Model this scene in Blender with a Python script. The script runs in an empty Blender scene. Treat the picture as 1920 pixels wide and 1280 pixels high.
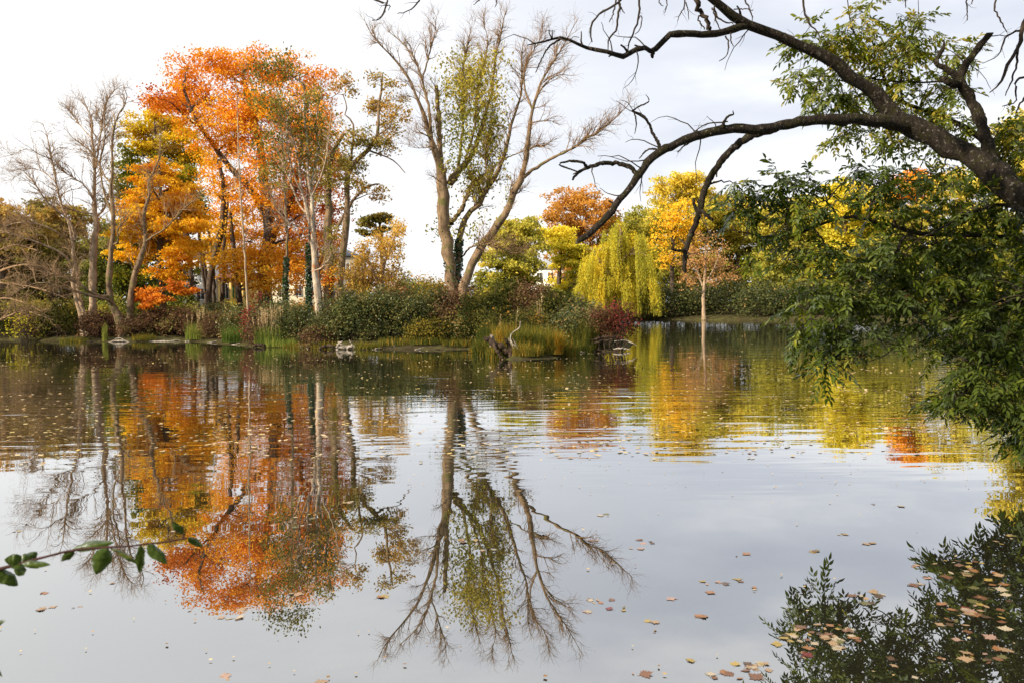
import bpy, math
import numpy as np
from mathutils import Vector, Matrix

scene = bpy.context.scene
COL = scene.collection
F = 1493.33            # focal length in pixels of the 1920 px wide frame (28 mm)
EYE = np.array([0.0, 0.0, 2.0])
PITCH = math.radians(2.68)
ROLL = math.radians(0.70)
_f = np.array([0, math.cos(PITCH), -math.sin(PITCH)])
_r0 = np.array([1.0, 0, 0])
_u0 = np.array([0, math.sin(PITCH), math.cos(PITCH)])
CR = math.cos(ROLL) * _r0 - math.sin(ROLL) * _u0
CU = math.sin(ROLL) * _r0 + math.cos(ROLL) * _u0


def P(px, py, Y):
    """World point seen at photo pixel (px, py) at distance Y along the ground."""
    d = _f + CR * (px - 960) / F + CU * (640 - py) / F
    return EYE + d * (Y / d[1])


def G(px, py, z=0.0):
    d = _f + CR * (px - 960) / F + CU * (640 - py) / F
    return EYE + d * ((z - EYE[2]) / d[2])


def rng_of(seed):
    return np.random.default_rng(seed)


def unit(a):
    return a / np.maximum(np.linalg.norm(a, axis=-1, keepdims=True), 1e-9)


# ------------------------------------------------------------------ mesh building
class MB:
    def __init__(self):
        self.v, self.q, self.t, self.n = [], [], [], 0

    def add(self, v, q, tint=0.5):
        v = np.asarray(v, float).reshape(-1, 3)
        self.v.append(v)
        self.q.append(np.asarray(q, np.int64).reshape(-1, 4) + self.n)
        self.t.append(np.broadcast_to(np.asarray(tint, float), (len(v),)))
        self.n += len(v)

    def build(self, name, mat, parent=None, smooth=False):
        me = bpy.data.meshes.new(name)
        v = np.concatenate(self.v)
        q = np.concatenate(self.q)
        if parent is not None:
            v = v - np.array(WORLD_LOC[parent.name])
        me.vertices.add(len(v))
        me.vertices.foreach_set('co', v.astype(np.float32).ravel())
        me.loops.add(q.size)
        me.loops.foreach_set('vertex_index', q.astype(np.int32).ravel())
        me.polygons.add(len(q))
        me.polygons.foreach_set('loop_start', (np.arange(len(q)) * 4).astype(np.int32))
        if smooth:
            me.polygons.foreach_set('use_smooth', np.ones(len(q), bool))
        at = me.attributes.new('tint', 'FLOAT', 'POINT')
        at.data.foreach_set('value', np.concatenate(self.t).astype(np.float32))
        me.update(calc_edges=True)
        me.materials.append(mat)
        o = bpy.data.objects.new(name, me)
        COL.objects.link(o)
        if parent is not None:
            o.parent = parent
            WORLD_LOC[o.name] = WORLD_LOC[parent.name]
        else:
            WORLD_LOC[o.name] = (0, 0, 0)
        return o


WORLD_LOC = {}


def thing(name, label, cat, loc, group=None):
    o = bpy.data.objects.new(name, None)
    COL.objects.link(o)
    o.empty_display_size = 0.3
    o.location = loc
    WORLD_LOC[o.name] = tuple(float(c) for c in loc)
    o['label'] = label
    o['category'] = cat
    if group:
        o['group'] = group
    return o


def tag(o, label, cat, group=None):
    o['label'] = label
    o['category'] = cat
    if group:
        o['group'] = group
    return o


def tubes(mb, Pt, R, k=4, tint=0.5):
    """Pt (T,n,3) polylines, R (T,n) radii -> tapered tubes."""
    Pt = np.asarray(Pt, float)
    R = np.asarray(R, float)
    if Pt.ndim == 2:
        Pt, R = Pt[None], R[None]
    T, n, _ = Pt.shape
    if T == 0:
        return
    tan = unit(np.gradient(Pt, axis=1))
    mean = unit(Pt[:, -1] - Pt[:, 0])
    ref = np.where(np.abs(mean[:, 2:3]) > 0.8, np.array([[1.0, 0.17, 0]]), np.array([[0.1, 0, 1.0]]))
    a = unit(np.cross(tan, ref[:, None, :]))
    b = np.cross(tan, a)
    ang = np.arange(k) * 2 * math.pi / k
    ring = (Pt[:, :, None, :] + R[:, :, None, None] * (a[:, :, None, :] * np.cos(ang)[None, None, :, None]
                                                      + b[:, :, None, :] * np.sin(ang)[None, None, :, None]))
    idx = np.arange(T * n * k).reshape(T, n, k)
    q = np.stack([idx[:, :-1, :], np.roll(idx, -1, 2)[:, :-1, :], np.roll(idx, -1, 2)[:, 1:, :], idx[:, 1:, :]], -1)
    tt = np.broadcast_to(np.asarray(tint, float).reshape(-1, 1, 1) if np.ndim(tint) else tint, (T, n, k)).ravel()
    mb.add(ring.reshape(-1, 3), q.reshape(-1, 4), tt)


def spline(pts, n):
    """Catmull-Rom through the rows of pts (any number of columns), n samples by arc length."""
    p = np.asarray(pts, float)
    if len(p) == 2:
        t = np.linspace(0, 1, n)[:, None]
        return p[0] * (1 - t) + p[1] * t
    e = np.vstack([2 * p[0] - p[1], p, 2 * p[-1] - p[-2]])
    m = len(p) - 1
    out = []
    for i in range(m):
        p0, p1, p2, p3 = e[i:i + 4]
        t = np.linspace(0, 1, 12, endpoint=False)[:, None]
        out.append(0.5 * (2 * p1 + (p2 - p0) * t + (2 * p0 - 5 * p1 + 4 * p2 - p3) * t ** 2
                          + (3 * p1 - p0 - 3 * p2 + p3) * t ** 3))
    out.append(p[-1:])
    c = np.vstack(out)
    s = np.concatenate([[0], np.cumsum(np.linalg.norm(np.diff(c[:, :3], axis=0), axis=1))])
    u = np.linspace(0, s[-1], n)
    return np.stack([np.interp(u, s, c[:, j]) for j in range(c.shape[1])], 1)


def trace(pix, Y, n=16, rng=None, wob=0.0, lead=None):
    """pix rows (px, py, r_px[, dY]) -> polyline (n,3) and radii (n)."""
    rows = []
    for r in pix:
        dy = r[3] if len(r) > 3 else 0.0
        p = P(r[0], r[1], Y + dy)
        rows.append([*p, r[2] * (Y + dy) / F])
    c = spline(rows, n)
    pt, ra = c[:, :3], np.maximum(c[:, 3], 0.002)
    if rng is not None and wob > 0:
        j = rng.normal(0, 1, (n, 3)) * wob
        j[0] = 0
        pt = pt + j * ra[:, None]
        ra = ra * (1 + rng.normal(0, 0.07, n))
    return pt, ra


def sprout(rng, Ps, Rs, count, length, spread=(0.5, 1.0), up=0.2, n=5, t0=0.25, wig=0.18, rmax=0.02,
           rmin=0.002, tfall=0.5, weight=None, bend=0.0):
    """New branches out of (T,m,3) parents -> (count,n,3),(count,n)."""
    T, m, _ = Ps.shape
    L = np.linalg.norm(np.diff(Ps, axis=1), axis=2).sum(1)
    w = L if weight is None else L * weight
    k = rng.choice(T, count, p=w / w.sum())
    t = t0 + (1 - t0) * rng.random(count) ** 0.85
    f = t * (m - 1)
    i = np.minimum(f.astype(int), m - 2)
    g = (f - i)[:, None]
    base = Ps[k, i] * (1 - g) + Ps[k, i + 1] * g
    tan = unit(Ps[k, i + 1] - Ps[k, i])
    r0 = (Rs[k, i] * (1 - g[:, 0]) + Rs[k, i + 1] * g[:, 0])
    rnd = unit(rng.normal(0, 1, (count, 3)))
    perp = unit(rnd - tan * (rnd * tan).sum(1, keepdims=True))
    th = rng.uniform(spread[0], spread[1], count)[:, None]
    d = unit(tan * np.cos(th) + perp * np.sin(th) + np.array([0, 0, up]))
    ln = length * rng.uniform(0.5, 1.15, count) * (1 - tfall * t)
    if np.ndim(length):
        ln = length[k] * rng.uniform(0.5, 1.15, count) * (1 - tfall * t)
    step = ln[:, None] / (n - 1)
    out = np.zeros((count, n, 3))
    out[:, 0] = base
    for s in range(1, n):
        d = unit(d + rng.normal(0, wig, (count, 3)) + np.array([0, 0, bend]))
        out[:, s] = out[:, s - 1] + d * step
    rb = np.minimum(np.maximum(r0 * 0.65, rmin), rmax)
    rr = rb[:, None] * np.linspace(1, 0.35, n)[None, :]
    return out, np.maximum(rr, rmin * 0.6)


def leaf_quads(mb, rng, c, size, tint, up=0.35, aspect=0.55, hang=0.0, fold=0.15):
    """One kite-shaped blade per centre c (N,3)."""
    N = len(c)
    if N == 0:
        return
    nrm = unit(rng.normal(0, 1, (N, 3)) + np.array([0, 0, up * 2]))
    rnd = rng.normal(0, 1, (N, 3)) + np.array([0, 0, -hang * 3])
    u = unit(rnd - nrm * (rnd * nrm).sum(1, keepdims=True))
    v = np.cross(nrm, u)
    s = (size * rng.uniform(0.6, 1.3, N))[:, None]
    a = c - u * s
    e = c + u * s
    b = c + v * s * aspect + nrm * s * fold
    d = c - v * s * aspect + nrm * s * fold
    verts = np.stack([a, b, e, d], 1).reshape(-1, 3)
    mb.add(verts, np.arange(4 * N).reshape(-1, 4), np.repeat(tint, 4))


def join_to(rng, nodes, rads, targets, r_of, n=8, lift=0.12, up_pen=1.6):
    """Curved branches from the best skeleton node to each target."""
    out, rr = [], []
    for tg, r in zip(targets, r_of):
        dv = tg - nodes
        dist = np.linalg.norm(dv, axis=1)
        cost = dist + up_pen * np.maximum(0, nodes[:, 2] - tg[2] + 0.3 * dist)
        i = int(np.argmin(cost))
        a = nodes[i]
        L = dist[i]
        t = np.linspace(0, 1, n)[:, None]
        mid = (a + tg) / 2 + np.array([0, 0, L * lift]) + rng.normal(0, 0.07 * L, 3)
        c = (1 - t) ** 2 * a + 2 * t * (1 - t) * mid + t ** 2 * tg
        c[1:-1] += rng.normal(0, 0.022 * L, (n - 2, 3))
        r0 = min(r, rads[i] * 0.8)
        out.append(c)
        rr.append(np.linspace(r0, r0 * 0.3, n))
    return np.array(out), np.array(rr)


# ------------------------------------------------------------------ materials
def new_mat(name):
    m = bpy.data.materials.new(name)
    m.use_nodes = True
    m.node_tree.nodes.clear()
    return m, m.node_tree.nodes, m.node_tree.links


def ramp_node(N, stops):
    r = N.new('ShaderNodeValToRGB')
    cr = r.color_ramp
    while len(cr.elements) < len(stops):
        cr.elements.new(0.5)
    for e, (p, c) in zip(cr.elements, stops):
        e.position = p
        e.color = (*c, 1)
    return r


def leaf_mat(name, stops, trans=0.4, gloss=0.0):
    m, N, L = new_mat(name)
    at = N.new('ShaderNodeAttribute')
    at.attribute_name = 'tint'
    r = ramp_node(N, stops)
    L.new(at.outputs['Fac'], r.inputs[0])
    d = N.new('ShaderNodeBsdfDiffuse')
    t = N.new('ShaderNodeBsdfTranslucent')
    hsv = N.new('ShaderNodeHueSaturation')
    hsv.inputs['Saturation'].default_value = 1.08
    hsv.inputs['Value'].default_value = 1.1
    L.new(r.outputs[0], d.inputs[0])
    L.new(r.outputs[0], hsv.inputs['Color'])
    L.new(hsv.outputs[0], t.inputs[0])
    mx = N.new('ShaderNodeMixShader')
    mx.inputs[0].default_value = trans
    L.new(d.outputs[0], mx.inputs[1])
    L.new(t.outputs[0], mx.inputs[2])
    last = mx
    if gloss > 0:
        g = N.new('ShaderNodeBsdfGlossy')
        g.inputs['Roughness'].default_value = 0.42
        g.inputs['Color'].default_value = (0.9, 0.95, 1, 1)
        lw = N.new('ShaderNodeFresnel')
        lw.inputs[0].default_value = 1.4
        mul = N.new('ShaderNodeMath')
        mul.operation = 'MULTIPLY'
        mul.inputs[1].default_value = gloss
        L.new(lw.outputs[0], mul.inputs[0])
        m2 = N.new('ShaderNodeMixShader')
        L.new(mul.outputs[0], m2.inputs[0])
        L.new(mx.outputs[0], m2.inputs[1])
        L.new(g.outputs[0], m2.inputs[2])
        last = m2
    o = N.new('ShaderNodeOutputMaterial')
    L.new(last.outputs[0], o.inputs[0])
    return m


def bark_mat(name, dark, light, scale=6.0, moss=None, moss_amt=0.0, bump=0.6, patch=None, patch_amt=0.0):
    m, N, L = new_mat(name)
    tc = N.new('ShaderNodeTexCoord')
    mp = N.new('ShaderNodeMapping')
    mp.inputs['Scale'].default_value = (1, 1, 0.35)
    L.new(tc.outputs['Object'], mp.inputs[0])
    n1 = N.new('ShaderNodeTexNoise')
    n1.inputs['Scale'].default_value = scale
    n1.inputs['Detail'].default_value = 6
    n1.inputs['Roughness'].default_value = 0.7
    L.new(mp.outputs[0], n1.inputs['Vector'])
    r = ramp_node(N, [(0.32, dark), (0.68, light)])
    L.new(n1.outputs['Fac'], r.inputs[0])
    col = r.outputs[0]

    def layer(col, colour, amt, sc):
        n2 = N.new('ShaderNodeTexNoise')
        n2.inputs['Scale'].default_value = sc
        n2.inputs['Detail'].default_value = 5
        n2.inputs['Roughness'].default_value = 0.65
        L.new(tc.outputs['Object'], n2.inputs['Vector'])
        mr = N.new('ShaderNodeMapRange')
        mr.inputs[1].default_value = 0.62 - amt * 0.3
        mr.inputs[2].default_value = 0.70 - amt * 0.3
        L.new(n2.outputs['Fac'], mr.inputs[0])
        mx = N.new('ShaderNodeMixRGB')
        mx.inputs[2].default_value = (*colour, 1)
        L.new(mr.outputs[0], mx.inputs[0])
        L.new(col, mx.inputs[1])
        return mx.outputs[0]
    if moss:
        col = layer(col, moss, moss_amt, scale * 0.35)
    if patch:
        col = layer(col, patch, patch_amt, scale * 1.3)
    b = N.new('ShaderNodeBsdfPrincipled')
    b.inputs['Roughness'].default_value = 0.9
    b.inputs['Specular IOR Level'].default_value = 0.2
    L.new(col, b.inputs['Base Color'])
    bp = N.new('ShaderNodeBump')
    bp.inputs['Strength'].default_value = bump
    bp.inputs['Distance'].default_value = 0.05 * max(1.0, bump * 1.6)
    L.new(n1.outputs['Fac'], bp.inputs['Height'])
    L.new(bp.outputs[0], b.inputs['Normal'])
    o = N.new('ShaderNodeOutputMaterial')
    L.new(b.outputs[0], o.inputs[0])
    return m


def plain_mat(name, c1, c2, scale=3.0, rough=0.85, bump=0.15):
    return bark_mat(name, c1, c2, scale, bump=bump)


# palettes (linear albedo)
M = {}
M['maple'] = leaf_mat('maple_leaf_orange', [(0.0, (0.48, 0.11, 0.025)), (0.3, (0.74, 0.26, 0.04)), (0.6, (0.88, 0.42, 0.05)), (0.85, (0.92, 0.55, 0.06)), (1.0, (0.80, 0.58, 0.09))], 0.36)
M['amber'] = leaf_mat('maple_leaf_amber', [(0.0, (0.72, 0.28, 0.03)), (0.4, (0.88, 0.48, 0.04)), (0.8, (0.93, 0.62, 0.05)), (1.0, (0.86, 0.66, 0.09))], 0.36)
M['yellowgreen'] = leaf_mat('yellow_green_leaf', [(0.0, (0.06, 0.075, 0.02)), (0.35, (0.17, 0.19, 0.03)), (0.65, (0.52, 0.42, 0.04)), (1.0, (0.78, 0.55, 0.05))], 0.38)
M['limeolive'] = leaf_mat('lime_olive_leaf', [(0.0, (0.10, 0.11, 0.025)), (0.5, (0.30, 0.29, 0.05)), (1.0, (0.55, 0.43, 0.08))], 0.4)
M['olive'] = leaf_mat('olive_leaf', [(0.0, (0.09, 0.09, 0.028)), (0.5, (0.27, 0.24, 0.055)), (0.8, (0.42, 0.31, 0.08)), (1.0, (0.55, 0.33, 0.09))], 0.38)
M['ochre'] = leaf_mat('ochre_leaf', [(0.0, (0.24, 0.16, 0.045)), (0.5, (0.56, 0.36, 0.08)), (1.0, (0.82, 0.54, 0.12))], 0.4)
M['green'] = leaf_mat('green_leaf', [(0.0, (0.045, 0.065, 0.02)), (0.5, (0.19, 0.215, 0.05)), (0.85, (0.42, 0.38, 0.075)), (1.0, (0.60, 0.47, 0.09))], 0.38)
M['yellow'] = leaf_mat('yellow_leaf', [(0.0, (0.30, 0.27, 0.035)), (0.4, (0.52, 0.48, 0.06)), (0.75, (0.76, 0.67, 0.08)), (1.0, (0.84, 0.68, 0.08))], 0.42)
M['rust'] = leaf_mat('rust_leaf', [(0.0, (0.26, 0.15, 0.045)), (0.5, (0.52, 0.27, 0.065)), (1.0, (0.72, 0.38, 0.08))], 0.4)
M['tan'] = leaf_mat('tan_leaf', [(0.0, (0.30, 0.15, 0.05)), (0.6, (0.55, 0.30, 0.12)), (1.0, (0.68, 0.42, 0.18))], 0.4)
M['willow'] = leaf_mat('willow_leaf', [(0.0, (0.20, 0.21, 0.035)), (0.4, (0.50, 0.48, 0.07)), (0.75, (0.76, 0.66, 0.08)), (1.0, (0.90, 0.66, 0.05))], 0.42)
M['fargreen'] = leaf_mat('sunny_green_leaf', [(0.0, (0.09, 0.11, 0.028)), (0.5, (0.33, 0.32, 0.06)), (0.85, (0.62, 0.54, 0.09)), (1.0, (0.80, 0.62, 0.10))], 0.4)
M['pine'] = leaf_mat('pine_needle', [(0.0, (0.14, 0.15, 0.05)), (1.0, (0.42, 0.38, 0.12))], 0.3)
M['privet'] = leaf_mat('dark_shrub_leaf', [(0.0, (0.03, 0.042, 0.015)), (0.5, (0.10, 0.118, 0.036)), (0.85, (0.20, 0.19, 0.06)), (1.0, (0.34, 0.21, 0.08))], 0.3, 0.06)
M['wine'] = leaf_mat('wine_shrub_leaf', [(0.0, (0.06, 0.038, 0.026)), (0.5, (0.15, 0.085, 0.055)), (0.85, (0.22, 0.125, 0.065)), (1.0, (0.20, 0.18, 0.06))], 0.35)
M['crimson'] = leaf_mat('crimson_shrub_leaf', [(0.0, (0.07, 0.05, 0.02)), (0.35, (0.14, 0.05, 0.035)), (0.7, (0.28, 0.05, 0.05)), (1.0, (0.40, 0.09, 0.07))], 0.4)
M['mixed'] = leaf_mat('mixed_shrub_leaf', [(0.0, (0.03, 0.04, 0.012)), (0.45, (0.12, 0.12, 0.03)), (0.75, (0.28, 0.20, 0.04)), (1.0, (0.42, 0.20, 0.04))], 0.35)
M['goldbush'] = leaf_mat('golden_shrub_leaf', [(0.0, (0.07, 0.075, 0.02)), (0.5, (0.22, 0.18, 0.035)), (1.0, (0.55, 0.36, 0.05))], 0.4)
M['grass'] = leaf_mat('sedge_blade', [(0.0, (0.04, 0.055, 0.015)), (0.5, (0.13, 0.15, 0.03)), (0.8, (0.34, 0.24, 0.04)), (1.0, (0.52, 0.27, 0.04))], 0.35)
M['freshgrass'] = leaf_mat('fresh_grass_blade', [(0.0, (0.05, 0.09, 0.02)), (0.7, (0.18, 0.24, 0.05)), (1.0, (0.36, 0.36, 0.08))], 0.35)
M['straw'] = leaf_mat('straw_plume', [(0.0, (0.38, 0.27, 0.13)), (1.0, (0.72, 0.57, 0.34))], 0.35)
M['ivy'] = leaf_mat('ivy_leaf', [(0.0, (0.015, 0.035, 0.012)), (1.0, (0.07, 0.13, 0.035))], 0.25, 0.3)
M['ash'] = leaf_mat('ash_leaflet', [(0.0, (0.022, 0.040, 0.007)), (0.4, (0.088, 0.128, 0.015)), (0.75, (0.235, 0.27, 0.028)), (1.0, (0.50, 0.40, 0.05))], 0.5, 0.12)
M['dogwood'] = leaf_mat('dogwood_leaf', [(0.0, (0.022, 0.040, 0.008)), (0.6, (0.07, 0.105, 0.02)), (1.0, (0.14, 0.13, 0.03))], 0.3, 0.08)

M['bark_big'] = bark_mat('grey_brown_bark', (0.065, 0.043, 0.026), (0.32, 0.22, 0.13), 5.0, (0.13, 0.12, 0.04), 0.25)
M['bark_pale'] = bark_mat('pale_weathered_bark', (0.17, 0.115, 0.07), (0.56, 0.42, 0.28), 5.0)
M['bark_twig'] = bark_mat('brown_twig_bark', (0.16, 0.10, 0.055), (0.42, 0.28, 0.155), 3.0, bump=0.1)
M['twig_gold'] = bark_mat('golden_brown_twig', (0.15, 0.09, 0.045), (0.36, 0.23, 0.12), 3.0, bump=0.1)
M['bark_dark'] = bark_mat('dark_bark', (0.03, 0.022, 0.016), (0.13, 0.095, 0.07), 6.0)
M['bark_dead'] = bark_mat('peeling_dead_bark', (0.10, 0.065, 0.04), (0.74, 0.62, 0.47), 3.2, patch=(0.42, 0.20, 0.09), patch_amt=0.25)
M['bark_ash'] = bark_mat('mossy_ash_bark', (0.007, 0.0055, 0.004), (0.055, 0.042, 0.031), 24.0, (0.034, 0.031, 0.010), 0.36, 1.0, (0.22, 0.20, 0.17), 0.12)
M['twig_ash'] = bark_mat('ash_twig_bark', (0.020, 0.016, 0.012), (0.075, 0.055, 0.04), 10.0, bump=0.2)
M['driftwood'] = bark_mat('bleached_driftwood', (0.10, 0.08, 0.06), (0.50, 0.44, 0.37), 7.0)
M['rotwood'] = bark_mat('rotten_wet_wood', (0.010, 0.008, 0.006), (0.085, 0.055, 0.036), 8.0)
M['redtwig'] = bark_mat('reddish_stem', (0.022, 0.012, 0.010), (0.07, 0.028, 0.024), 30.0, bump=0.1)
# ------------------------------------------------------------------ camera
cam_d = bpy.data.cameras.new('camera')
cam_d.lens = 28
cam_d.sensor_width = 36
cam_d.dof.use_dof = True
cam_d.dof.focus_distance = 36
cam_d.dof.aperture_fstop = 9
cam_d.clip_start = 0.05
cam_d.clip_end = 6000
cam = bpy.data.objects.new('camera', cam_d)
COL.objects.link(cam)
mw = Matrix.Identity(4)
for i in range(3):
    mw[i][0], mw[i][1], mw[i][2], mw[i][3] = CR[i], CU[i], -_f[i], EYE[i]
cam.matrix_world = mw
scene.camera = cam

# ------------------------------------------------------------------ light
SUN_DIR = unit(np.array([-0.74, -0.50, 0.50]))
sun_d = bpy.data.lights.new('sun', 'SUN')
sun_d.energy = 5.0
sun_d.angle = math.radians(0.6)
sun_d.color = (1.0, 0.86, 0.66)
sun = bpy.data.objects.new('sun', sun_d)
COL.objects.link(sun)
sun.rotation_euler = Vector(SUN_DIR).to_track_quat('Z', 'Y').to_euler()
sun.location = (-30, -20, 40)

world = bpy.data.worlds.new('World')
scene.world = world
world.use_nodes = True
N, L = world.node_tree.nodes, world.node_tree.links
N.clear()
sky = N.new('ShaderNodeTexSky')
sky.sky_type = 'NISHITA'
sky.sun_disc = False
sky.sun_elevation = math.asin(SUN_DIR[2])
sky.sun_rotation = math.atan2(SUN_DIR[0], SUN_DIR[1])
sky.air_density = 1.0
sky.dust_density = 2.0
tc = N.new('ShaderNodeTexCoord')
mp = N.new('ShaderNodeMapping')
mp.inputs['Scale'].default_value = (1.0, 1.0, 3.6)
mp.inputs['Location'].default_value = (3.1, 1.7, 0.4)
L.new(tc.outputs['Generated'], mp.inputs[0])
n1 = N.new('ShaderNodeTexNoise')
n1.inputs['Scale'].default_value = 2.5
n1.inputs['Detail'].default_value = 7
n1.inputs['Roughness'].default_value = 0.52
L.new(mp.outputs[0], n1.inputs['Vector'])
cr = ramp_node(N, [(0.36, (5.3, 5.58, 6.25)), (0.48, (6.05, 6.28, 6.85)), (0.60, (7.8, 7.85, 7.98))])
L.new(n1.outputs['Fac'], cr.inputs[0])
# thin cloud is brighter towards the sun's side of the sky
dotn = N.new('ShaderNodeVectorMath')
dotn.operation = 'DOT_PRODUCT'
dotn.inputs[1].default_value = (-0.92, 0.38, 0.10)
L.new(tc.outputs['Generated'], dotn.inputs[0])
mr = N.new('ShaderNodeMapRange')
mr.inputs[1].default_value = 0.15
mr.inputs[2].default_value = 0.85
L.new(dotn.outputs['Value'], mr.inputs[0])
br = N.new('ShaderNodeMixRGB')
br.inputs[2].default_value = (8.6, 8.55, 8.45, 1)
L.new(mr.outputs[0], br.inputs[0])
L.new(cr.outputs[0], br.inputs[1])
mx = N.new('ShaderNodeMixRGB')
mx.inputs[0].default_value = 0.93
L.new(sky.outputs[0], mx.inputs[1])
L.new(br.outputs[0], mx.inputs[2])
bg = N.new('ShaderNodeBackground')
bg.inputs['Strength'].default_value = 0.10
L.new(mx.outputs[0], bg.inputs[0])
wo = N.new('ShaderNodeOutputWorld')
L.new(bg.outputs[0], wo.inputs[0])

vs = scene.view_settings
vs.view_transform = 'Standard'
vs.look = 'None'
vs.gamma = 1.0
vs.exposure = 0.57
scene.cycles.max_bounces = 6
scene.cycles.diffuse_bounces = 3
scene.cycles.glossy_bounces = 3
scene.cycles.transmission_bounces = 2
scene.cycles.transparent_max_bounces = 4
scene.cycles.caustics_reflective = False
scene.cycles.caustics_refractive = False

# ------------------------------------------------------------------ terrain
def sdf_poly(x, y, poly):
    """Signed distance, positive inside the polygon."""
    p = np.asarray(poly, float)
    d2 = np.full(x.shape, 1e18)
    ins = np.zeros(x.shape, bool)
    for a, b in zip(p, np.roll(p, -1, 0)):
        e = b - a
        wx, wy = x - a[0], y - a[1]
        t = np.clip((wx * e[0] + wy * e[1]) / (e @ e), 0, 1)
        d2 = np.minimum(d2, (wx - e[0] * t) ** 2 + (wy - e[1] * t) ** 2)
        c = ((a[1] > y) != (b[1] > y)) & (x < e[0] * (y - a[1]) / (e[1] if e[1] != 0 else 1e-9) + a[0])
        ins ^= c
    d = np.sqrt(d2)
    return np.where(ins, d, -d)


_shore = [G(px, py)[:2] for px, py in [(-60, 636), (90, 640), (215, 641), (330, 639), (420, 643), (490, 651), (560, 650), (640, 655),
                                       (720, 654), (800, 655), (880, 654), (918, 668), (960, 674), (1045, 671), (1072, 660),
                                       (1100, 658), (1150, 659), (1184, 651)]]
_tip = [np.array(v) for v in [(5.9, 38.5), (6.2, 43.0), (5.4, 49.0), (3.4, 56.0), (-2.0, 66.0)]]
_far = [G(px, py)[:2] for px, py in [(1105, 598.5), (1190, 598.5), (1300, 600.5), (1400, 601), (1500, 601.5), (1620, 603), (1720, 604.5), (1830, 606), (1960, 607)]]
LAND_A = [(-400, 52)] + _shore + _tip + _far + [(60, 60), (400, 90), (400, 900), (-400, 900)]
LAND_B = [(-400, 8), (-60, 7), (-14, 3.6), (-3, 2.75), (2.4, 2.6), (4.0, 4.4), (6.4, 8.2), (12.5, 14), (31, 42), (44, 58), (60, 59.5), (400, 80), (400, -60), (-400, -60)]


_wr = rng_of(5)
_wk = [(_wr.uniform(0.2, 1.6), _wr.uniform(0, 6.3), _wr.uniform(0, 6.3)) for _ in range(10)]


def ground_z(x, y):
    x, y = np.asarray(x, float), np.asarray(y, float)
    d = np.maximum(sdf_poly(x, y, LAND_A), sdf_poly(x, y, LAND_B))
    n = sum(np.sin(x * k * math.cos(a) + y * k * math.sin(a) + p) for k, a, p in _wk) / 5.0
    d = d + 0.13 * n * np.clip(1 - np.abs(d) / 3, 0, 1)
    z = np.where(d > 0, 0.55 * (1 - np.exp(-d / 1.6)) + 0.010 * np.clip(d - 3, 0, 60), np.maximum(d * 0.35, -0.9))
    return z + np.where(d > 0.5, 0.05 * n, 0)


def gz(x, y):
    return float(ground_z(np.array([x]), np.array([y]))[0])


def axis(parts):
    out = []
    for a, b, s in parts:
        out.append(np.arange(a, b, s))
    return np.concatenate(out + [[parts[-1][1]]])


gx = axis([(-1500, -400, 110), (-400, -60, 12), (-60, -38, 1.5), (-38, 8, 0.33), (8, 50, 1.2), (50, 100, 4), (100, 400, 20), (400, 1500, 110)])
gy = axis([(-400, -20, 25), (-20, 0, 2), (0, 9, 0.6), (9, 28, 2), (28, 50, 0.33), (50, 105, 1.3), (105, 200, 8), (200, 500, 40), (500, 3000, 250)])
XX, YY = np.meshgrid(gx, gy)
ZZ = ground_z(XX, YY)
mbg = MB()
ny, nx = XX.shape
ii = np.arange(nx * ny).reshape(ny, nx)
mbg.add(np.stack([XX, YY, ZZ], -1), np.stack([ii[:-1, :-1], ii[:-1, 1:], ii[1:, 1:], ii[1:, :-1]], -1).reshape(-1, 4))
m, N, L = new_mat('leaf_littered_soil')
tc = N.new('ShaderNodeTexCoord')
na = N.new('ShaderNodeTexNoise')
na.inputs['Scale'].default_value = 1.3
na.inputs['Detail'].default_value = 10
na.inputs['Roughness'].default_value = 0.75
L.new(tc.outputs['Object'], na.inputs['Vector'])
r = ramp_node(N, [(0.3, (0.022, 0.017, 0.012)), (0.48, (0.06, 0.05, 0.026)), (0.6, (0.085, 0.09, 0.03)), (0.72, (0.22, 0.13, 0.055))])
L.new(na.outputs['Fac'], r.inputs[0])
b = N.new('ShaderNodeBsdfDiffuse')
L.new(r.outputs[0], b.inputs[0])
bp = N.new('ShaderNodeBump')
bp.inputs['Distance'].default_value = 0.1
L.new(na.outputs['Fac'], bp.inputs['Height'])
L.new(bp.outputs[0], b.inputs['Normal'])
o = N.new('ShaderNodeOutputMaterial')
L.new(b.outputs[0], o.inputs[0])
ground = mbg.build('ground', m, smooth=True)
ground['kind'] = 'structure'

# ------------------------------------------------------------------ water
m, N, L = new_mat('pond_water')
tc = N.new('ShaderNodeTexCoord')
sep = N.new('ShaderNodeSeparateXYZ')
L.new(tc.outputs['Object'], sep.inputs[0])


def nz(scale, sx, sy, detail, rot=0.0, dist=0.0):
    mp = N.new('ShaderNodeMapping')
    mp.inputs['Scale'].default_value = (sx, sy, 1)
    mp.inputs['Rotation'].default_value = (0, 0, rot)
    L.new(tc.outputs['Object'], mp.inputs[0])
    n = N.new('ShaderNodeTexNoise')
    n.inputs['Scale'].default_value = scale
    n.inputs['Detail'].default_value = detail
    n.inputs['Distortion'].default_value = dist
    L.new(mp.outputs[0], n.inputs['Vector'])
    return n.outputs['Fac']


def math_n(op, a, b):
    n = N.new('ShaderNodeMath')
    n.operation = op
    for k, v in enumerate((a, b)):
        if isinstance(v, (int, float)):
            n.inputs[k].default_value = v
        else:
            L.new(v, n.inputs[k])
    return n.outputs[0]


def mapr(v, a, b, c, d):
    n = N.new('ShaderNodeMapRange')
    n.interpolation_type = 'SMOOTHSTEP'
    for k, x in enumerate((a, b, c, d)):
        n.inputs[k + 1].default_value = x
    L.new(v, n.inputs[0])
    return n.outputs[0]


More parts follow.
